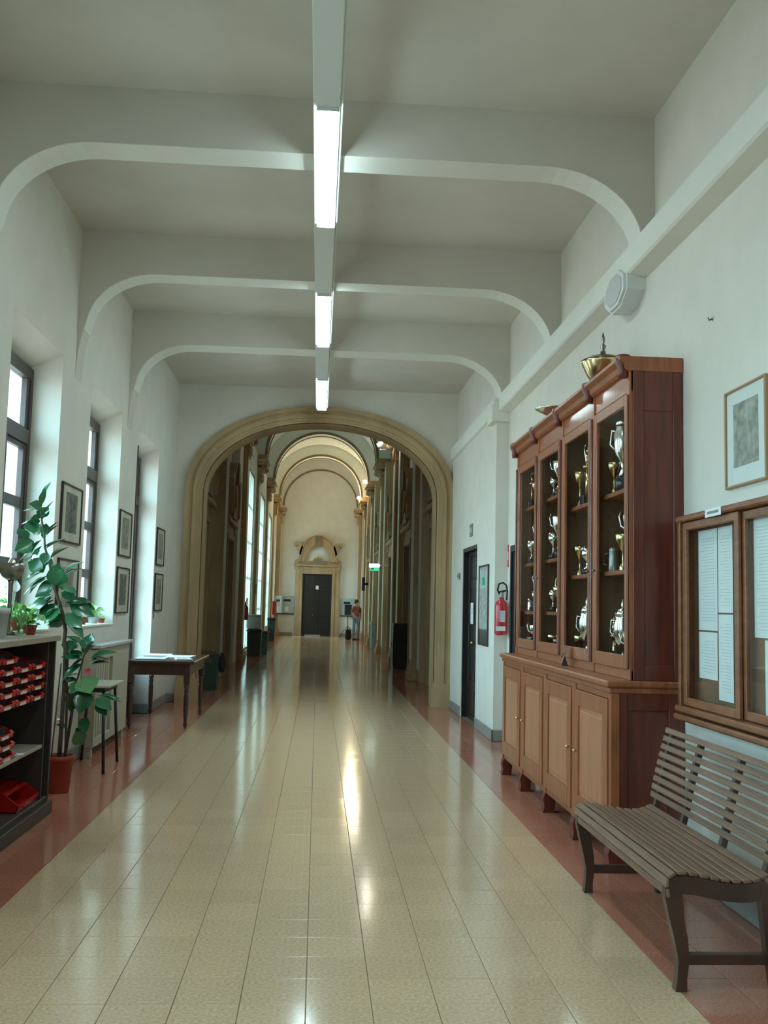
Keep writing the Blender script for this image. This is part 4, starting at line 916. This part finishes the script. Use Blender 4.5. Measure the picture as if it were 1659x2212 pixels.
def bin_meshes(w, h, d):
    b = MB(); th = .004                       # open-front hopper: local x = depth(-) to front(0), y = width, z = height
    b.box(-d, 0, -w/2, w/2, 0, th)
    for s in (-1, 1):
        y0, y1 = sorted((s*w/2, s*(w/2-th)))
        b.prism([(-d, 0), (0, 0), (0, h*.42), (-d*.30, h), (-d, h)], 'y', y0, y1)
        b.prism([(-.012, h*.30), (.006, h*.42), (-.010, h*.62)], 'y', *sorted((s*w/2, s*(w/2-.05))))
    b.box(-d, -d+th, -w/2, w/2, 0, h)
    b.box(-th, 0, -w/2, w/2, 0, h*.42)
    b.box(-.002, .008, -w/2, w/2, h*.36, h*.46)
    m1 = b.mesh('bin_shell'); m1.materials.append(M['red_plastic'])
    m2 = MB().box(.0, .003, -.075, .055, h*.04, h*.40).mesh('label_card'); m2.materials.append(M['card'])
    return m1, m2
bm1, bm2 = bin_meshes(.30, .070, .22)
bm3 = MB().box(-.20, -.045, -.14, .14, .005, .060).mesh('opening_shade'); bm3.materials.append(M['blackcloth'])  # dark block standing in for the shade inside the bin openings
G = 'red storage bins with white labels'
def red_bin(x, y, z, label, sc=1.):
    o = thing('storage_bin', label, 'storage bin', (x, y, z), 0, G)
    link('bin_shell', bm1, o); link('label_card', bm2, o); link('opening_shade', bm3, o); o.scale = (sc, sc, sc); return o
colw = ['farthest column, beside the rubber plant', 'second column from the far end', 'third column from the far end', 'column cut by the photo edge']
rw = {4: ['bottom', 'second', 'third', 'top'], 5: ['bottom', 'second', 'third', 'fourth', 'top']}
for c, (y, nr) in enumerate(((6.93, 4), (6.60, 4), (6.28, 5), (5.96, 5))):
    for r_ in range(nr):
        red_bin(-1.895, y, .8155+.0705*r_, 'red bin with white label, %s row of the %s' % (rw[nr][r_], colw[c]))
for r_ in range(3): red_bin(-1.895+.0*r_, 6.33-.03*r_, .4955+.0705*r_, 'red bin in the loose stack on the middle shelf, %s one of that stack' % ['lowest', 'middle', 'topmost'][r_])
red_bin(-1.895, 5.95, .4955, 'lower red bin on the middle shelf beside the loose stack'); red_bin(-1.895, 5.95, .566, 'upper red bin on the middle shelf beside the loose stack')
o = thing('scoop_bin', 'large empty red bin lying on the bottom board of the storage unit', 'storage bin', (-1.905, 6.85, .1205), .0)
bb = MB(); W_, D_, H_ = .46, .30, .13
bb.box(-D_, 0, -W_/2, W_/2, 0, .006)
for s in (-1, 1): bb.prism([(-D_, 0), (0, 0), (.012, H_*.35), (-.07, H_*.85), (-D_*.6, H_), (-D_, H_)], 'y', *sorted((s*W_/2, s*(W_/2-.006))))
bb.box(-D_, -D_+.006, -W_/2, W_/2, 0, H_).prism([(-.006, 0), (0, 0), (.014, H_*.35), (.006, H_*.37)], 'y', -W_/2, W_/2)
bb.prism([(-D_, H_-.004), (-D_*.6, H_-.004), (-.07, H_*.85-.004), (-.07, H_*.85+.002), (-D_*.6, H_+.002), (-D_, H_+.002)], 'y', -W_/2, W_/2)
bb.obj('bin_shell', 'red_plastic', o); MB().cbox(.0, .012, -.09, .02, .01, .04).obj('grip_lip', 'red_plastic', o)
o = thing('paper_slip', 'small white slip of paper on the middle shelf next to the red bins', 'paper', (-1.93, 6.62, .4955), .2); MB().box(-.05, .05, -.05, .05, 0, .002).obj('slip', 'paper', o)
# ---------------------------------------------------------------- things on the unit and the sills
def leafmesh(name, m, w=.5, droop=.12, fold=.12):
    vs, fs = [], []; n = 6
    prof_ = [.02, .62, .95, 1.0, .80, .42, .0]
    for k in range(n+1):
        t_ = k/n; hw = w*prof_[k]; z = -droop*t_*t_
        vs += [(-hw, t_, z+fold*hw), (0, t_, z), (hw, t_, z+fold*hw)]
    for k in range(n): fs += [(3*k, 3*k+1, 3*k+4, 3*k+3), (3*k+1, 3*k+2, 3*k+5, 3*k+4)]
    mb = MB(); mb.add(vs, fs, True); me = mb.mesh(name); me.materials.append(M[m]); return me
LM = [leafmesh('leaf', 'leaf', .5, .10, .25), leafmesh('leaf', 'leaf', .5, .2, .35), leafmesh('leaf', 'leaf_pale', .5, .15, .2)]
LB = leafmesh('leaf', 'leaf_bright', .5, .25, .2)
def leaf(me, parent, p, q, w, roll, name='leaf'):
    p = Vector(p); q = Vector(q); d = (q-p); L = d.length; d.normalize()
    up = Vector((roll[0], roll[1], roll[2])); nrm = (up-d*up.dot(d)).normalized(); x = d.cross(nrm).normalized()
    o = link(name, me, parent); o.rotation_mode = 'QUATERNION'
    mt = Matrix(((x.x, d.x, nrm.x), (x.y, d.y, nrm.y), (x.z, d.z, nrm.z)))
    o.location = p; o.rotation_quaternion = mt.to_quaternion(); o.scale = (w, L, L*.6)
    return o
pl = thing('rubber_plant', 'tall leaning rubber plant in a red pot between the storage unit and the small table', 'plant', (-2.0, 8.0, 0))
def rel(p): return (p[0]+2.0, p[1]-8.0, p[2])
MB().lathe([(.085, .001), (.092, .01), (.112, .25), (.122, .252), (.122, .285), (.110, .285), (.105, .25)], 20, cap=False).lathe([(.02, .001), (.09, .003)], 20).obj('plant_pot', 'terracotta', pl)
MB().lathe([(.001, .255), (.06, .262), (.108, .252)], 16, cap=False).obj('soil', 'soil', pl)
LEAVES= [(-2.24, 7.98, 2.25, -2.2, 7.91, 2.39, 0.032), (-2.24, 7.99, 2.24, -2.32, 7.93, 2.26, 0.063), (-2.24, 7.97, 2.22, -2.38, 7.96, 2.21, 0.021), (-2.27, 8.02, 2.15, -2.21, 8.08, 2.26, 0.074), (-2.25, 8.02, 2.16, -2.15, 7.97, 2.3, 0.013), (-2.24, 8.0, 2.13, -2.39, 7.96, 2.11, 0.032), (-2.25, 7.98, 2.08, -2.35, 7.91, 2.07, 0.095), (-2.24, 7.98, 2.1, -2.32, 8.06, 2.01, 0.063), (-2.22, 8.02, 2.02, -2.22, 8.07, 2.12, 0.042), (-2.19, 8.02, 2.02, -2.1, 7.96, 2.11, 0.019), (-2.35, 7.99, 1.99, -2.49, 8.01, 2.07, 0.053), (-2.23, 8.01, 1.98, -2.34, 8.08, 1.88, 0.042), (-2.3, 8.02, 1.96, -2.42, 7.95, 1.88, 0.095), (-2.3, 8.01, 1.88, -2.44, 8.04, 1.81, 0.053), (-2.2, 8.0, 1.92, -2.06, 7.94, 1.99, 0.032), (-2.15, 8.0, 1.83, -2.0, 7.92, 1.94, 0.032), (-2.25, 8.03, 1.88, -2.33, 8.09, 1.83, 0.074), (-2.18, 8.0, 1.88, -2.2, 7.97, 1.78, 0.063), (-2.21, 8.02, 1.75, -2.34, 8.04, 1.8, 0.095), (-2.15, 8.02, 1.84, -2.17, 8.09, 1.7, 0.053), (-2.05, 8.0, 1.73, -1.87, 7.98, 1.82, 0.037), (-2.21, 8.01, 1.72, -2.37, 7.99, 1.63, 0.063), (-2.1, 7.98, 1.62, -2.1, 7.94, 1.78, 0.095), (-2.08, 8.02, 1.61, -2.04, 7.94, 1.76, 0.063), (-2.16, 7.97, 1.67, -2.36, 8.0, 1.54, 0.042), (-2.11, 7.99, 1.61, -2.26, 7.99, 1.52, 0.074), (-2.11, 8.0, 1.54, -2.31, 7.97, 1.42, 0.053), (-2.13, 8.03, 1.52, -2.29, 7.98, 1.39, 0.063), (-2.08, 8.0, 1.61, -1.91, 7.94, 1.56, 0.063), (-2.05, 8.01, 1.57, -1.93, 7.97, 1.51, 0.063), (-2.02, 7.99, 1.47, -1.8, 8.04, 1.5, 0.063), (-1.98, 7.99, 1.47, -1.78, 8.0, 1.38, 0.095), (-2.09, 8.02, 1.47, -2.22, 7.95, 1.34, 0.063), (-2.04, 7.97, 1.43, -2.16, 7.92, 1.32, 0.063), (-2.04, 8.02, 1.39, -2.14, 8.04, 1.28, 0.095), (-2.0, 7.98, 1.39, -1.86, 7.95, 1.29, 0.095), (-1.99, 7.98, 1.34, -1.84, 7.97, 1.2, 0.063), (-2.03, 7.97, 1.34, -2.16, 8.01, 1.31, 0.053), (-1.89, 8.02, 1.16, -2.02, 8.11, 1.22, 0.053), (-1.84, 8.01, 1.1, -1.82, 8.1, 1.25, 0.063), (-1.86, 7.97, 1.13, -1.83, 7.93, 1.19, 0.053), (-1.8, 8.03, 1.04, -1.6, 8.08, 1.11, 0.042), (-1.79, 8.0, 1.04, -1.66, 8.07, 1.04, 0.042), (-1.86, 8.01, 1.06, -2.04, 8.06, 1.09, 0.042), (-1.86, 7.99, 1.04, -2.01, 7.93, 1.06, 0.053), (-1.85, 8.0, 1.0, -2.0, 7.93, 0.88, 0.053), (-1.9, 7.99, 1.16, -2.03, 8.08, 1.12, 0.074), (-1.82, 7.99, 1.09, -1.74, 7.9, 1.17, 0.042), (-1.83, 7.97, 0.9, -1.76, 7.91, 0.78, 0.137), (-1.89, 8.02, 0.87, -2.02, 7.99, 0.86, 0.042), (-1.87, 7.99, 0.86, -1.92, 7.92, 0.77, 0.063), (-1.88, 8.03, 0.8, -1.94, 8.02, 0.62, 0.103), (-1.81, 7.98, 0.79, -1.84, 7.9, 0.62, 0.103), (-1.73, 7.97, 0.73, -1.59, 7.91, 0.66, 0.08), (-1.73, 8.01, 0.73, -1.52, 7.95, 0.72, 0.023), (-1.77, 7.97, 0.54, -1.86, 7.97, 0.5, 0.08), (-1.88, 7.98, 0.47, -1.83, 8.07, 0.35, 0.091), (-2.03, 7.98, 0.52, -1.93, 7.98, 0.5, 0.029), (-1.92, 8.02, 1.12, -2.03, 8.0, 1.15, 0.069)]
STEM= [[-2.248, 8.0, 2.256], [-2.236, 8.0, 2.142], [-2.209, 8.0, 2.018], [-2.198, 8.0, 1.915], [-2.156, 8.0, 1.793], [-2.111, 8.0, 1.609], [-2.064, 8.0, 1.488], [-2.028, 8.0, 1.386], [-2.001, 8.0, 1.265], [-2.006, 8.0, 1.163], [-1.994, 8.0, 1.155], [-1.987, 8.0, 0.826], [-1.991, 8.0, 0.499], [-1.995, 8.0, 0.271]]
BR= [[-1.994, 8.0, 0.759], [-1.89, 8.0, 0.872], [-1.857, 8.0, 1.004], [-1.841, 8.0, 1.085], [-1.845, 8.0, 1.166]]

MB().tube([rel(p) for p in STEM], [.006, .007, .008, .009, .010, .012, .013, .015, .016, .016, .016, .016, .017, .018], 8).obj('trunk', 'stem', pl)
MB().tube([rel(p) for p in BR], [.009, .008, .007, .006, .005], 6).obj('branch', 'stem', pl)
MB().tube([(.045, .02, .20), (.02, .03, 1.15)], .007, 6).obj('support_cane', 'bench_frame', pl)
MB().tube([(-.055, -.02, .20), (-.02, .0, 1.0)], .006, 6).obj('support_cane', 'stem', pl)
MB().tube([(.06, -.03, .20), (.045, .0, .8)], .006, 6).obj('support_cane', 'bench_frame', pl)
rnd = random.Random(5)
for k, (x0, y0, z0, x1, y1, z1, w) in enumerate(LEAVES):
    L = math.dist((x0, y0, z0), (x1, y1, z1))
    if x1 < -2.42: x1 = -2.42
    if w > L*.42: roll = (.25+rnd.uniform(-.2, .2), -1, .35+rnd.uniform(-.2, .3))     # face on
    else: roll = (.1+rnd.uniform(-.25, .25), -.38, 1)
    me = LM[2] if k == 48 else LM[k % 2]
    leaf(me, pl, rel((x0, y0, z0)), rel((x1, y1, z1)), w*(1.4 if w > L*.42 else 2.0), roll)
    if k != 48 and k != 5:
        j1, j2, j3 = rnd.uniform(-.04, .04), rnd.uniform(.02, .09), rnd.uniform(-.05, .05)
        leaf(LM[(k+1) % 2], pl, rel((x0, y0+.02, z0+j3)), rel((max(-2.43, x1*.85+x0*.15+j1), y1*1.0+j2, z1+j3+j1)), max(w*1.2, .055), (roll[0]+j1*5, roll[1], roll[2]+.2))
    dd_ = MB().tube([rel((x0, y0, z0)), rel((x0+(rnd.uniform(-.01, .01)), y0+.01, z0-.03))], .0025, 5)
for k in range(5):
    an = 2*PI*k/5; leaf(LB, pl, (.203, -.05, .944), (.203+.03*math.cos(an), -.06, .944+.03*math.sin(an)), .03, (0, -1, .2), 'petal').data = leafmesh('petal', 'flower', .5, .1, .1) if k == 0 else bpy.data.objects['petal'].data
def bushy(t, n, spread, h, z0, seed, size=.07, arch=False, m=None):
    r = random.Random(seed)
    for k in range(n):
        an = r.uniform(0, 2*PI); rr = r.uniform(.02, spread*.6); hh = z0+r.uniform(.01, h*.75)
        p = (rr*math.cos(an)*.6, rr*math.sin(an), hh); s = size*r.uniform(.7, 1.3)
        q = (p[0]+s*math.cos(an)*.6, p[1]+s*math.sin(an), hh+s*r.uniform(-.3, .8))
        leaf(m or LB, t, p, q, s*r.uniform(.5, .8), (r.uniform(-.3, .3), -.6, 1))
    for k in range(6):
        an = r.uniform(0, 2*PI); MB().tube([(0, 0, z0-.02), (spread*.3*math.cos(an)*.6, spread*.3*math.sin(an), z0+h*.5)], .003, 5).obj('stem', 'leaf_bright', t)
def smallpot(name, label, loc, r_, h, m, n=0, spread=.12, lh=.12, seed=1, size=.07, grp=None):
    t = thing(name, label, 'plant' if n else 'pot', loc, 0, grp)
    MB().lathe([(r_*.72, 0), (r_*.75, .004), (r_*.95, h*.8), (r_*1.03, h*.8), (r_*1.05, h), (r_*.95, h), (r_*.9, h*.85)], 18, cap=False).lathe([(.001, .001), (r_*.72, .002)], 18, cap=False).lathe([(.001, h*.86), (r_*.92, h*.85)], 18, cap=False).obj('pot', m, t)
    if n: bushy(t, n, spread, lh, h*.9, seed, size)
    return t
smallpot('flower_pot', 'pale grey cylindrical pot at the photo edge on the storage unit', (-2.09, 6.62, 1.2505), .068, .19, 'pot_white')
G = 'bright green plants along the windows'
t = thing('pothos_jar', 'glass jar with a rooting pothos cutting on the storage unit', 'jar', (-2.03, 6.86, 1.2505), 0)
MB().lathe([(.001, .003), (.044, .003), (.05, .02), (.05, .085), (.035, .10), (.038, .108)], 16, cap=False).obj('jar', 'jar_glass', t)
MB().lathe([(.001, .006), (.040, .006), (.045, .02), (.045, .06), (.001, .061)], 16, cap=False).obj('water', 'jar_glass', t)
for k, (a, b_, c) in enumerate(((0, -.03, .17), (.02, .03, .15), (-.01, .08, .20), (.03, .10, .14), (-.02, -.07, .22))):
    MB().tube([(0, 0, .02), (a*.5, b_*.5, .11), (a, b_, c)], .003, 5).obj('stem', 'leaf_bright', t)
    leaf(LB, t, (a, b_, c), (a+.02, b_+.065, c-.03), .06, (.4, -.8, .5))
G2 = 'small potted plants behind the storage unit'
smallpot('potted_plant', 'bushy bright green plant on the storage unit, behind the jar', (-2.03, 7.12, 1.2505), .05, .07, 'terracotta', 30, .15, .13, 11, .08, G2)
smallpot('potted_plant', 'low green plant in the middle of the nearest windowsill', (-2.34, 7.74, 1.259), .055, .08, 'terracotta', 30, .15, .20, 12, .10, G2)
smallpot('potted_plant', 'green plant on the windowsill just behind the rubber plant', (-2.36, 8.08, 1.259), .05, .07, 'terracotta', 30, .13, .16, 13, .08, G2)
smallpot('potted_plant', 'green plant with a white bloom at the left end of the nearest windowsill', (-2.36, 7.30, 1.259), .055, .08, 'pot_white', 18, .14, .20, 14, .08, G2)
t = thing('white_bloom', 'single white lily bloom rising behind the silver cup', 'flower', (-2.30, 7.52, 1.2595)); MB().tube([(0, 0, 0), (.02, .02, .18), (.03, .03, .30)], .003, 5).obj('stem', 'leaf_bright', t)
leaf(leafmesh('petal', 'paper', .5, .1, .4), t, (.03, .03, .29), (.035, .02, .38), .06, (.3, -1, .1), 'petal')
sp = smallpot('spider_plant', 'pale arching spider plant on the sill of the second window', (-2.37, 10.60, 1.259), .06, .08, 'pot_white', 22, .22, .12, 15, .08)
r = random.Random(3); SL = leafmesh('blade', 'leaf_bright', .5, .5, .3)
for k in range(14):
    an = r.uniform(-1.2, 1.2)*1.2+PI/2*(1 if k % 2 else -1); s = r.uniform(.14, .24)
    leaf(SL, sp, (0, 0, .07), (s*.3*math.cos(an), s*math.sin(an), .07+s*r.uniform(.3, 1.0)), .02, (r.uniform(-.2, .2), -.3, 1), 'blade')
smallpot('potted_plant', 'low bright green plant on the sill of the second window, left of the spider plant', (-2.37, 10.05, 1.259), .06, .07, 'terracotta', 26, .26, .09, 16, .07)
smallpot('potted_plant', 'trailing green sprig at the far end of the second windowsill', (-2.35, 10.9, 1.259), .04, .05, 'terracotta', 10, .12, .06, 17, .05)
t = thing('silver_trophy', 'dented silver cup on a tall stem with a hanging chain, against the nearest window', 'trophy', (-2.15, 7.02, 1.2505))
MB().lathe([(.05, 0), (.045, .02), (.018, .035), (.014, .10), (.020, .16), (.014, .22), (.018, .36), (.024, .38)], 14).obj('stem', 'pewter', t)
MB().lathe([(.022, .38), (.06, .40), (.082, .44), (.088, .50), (.084, .50), (.06, .42), (.005, .40)], 18, cap=False).obj('bowl', 'pewter', t)
MB().lathe([(.02, -.10), (.035, -.02), (.012, .04)], 8, (0, 0, .50)).obj('figure', 'silver', t)
for k in range(9): MB().lathe([(.006, -.0015), (.009, 0), (.006, .0015)], 8, (-.02+.003*k, -.05-.001*k, .36-.026*k), 'x' if k % 2 else 'y', cap=False).obj('chain_link', 'pewter', t)
t = thing('yellow_sticker', 'small yellow sticker on the wall below the farthest prints', 'sticker', (-2.249, 13.70, 1.27)); MB().box(0, .002, -.04, .05, 0, .07).obj('sticker', 'gold', t)
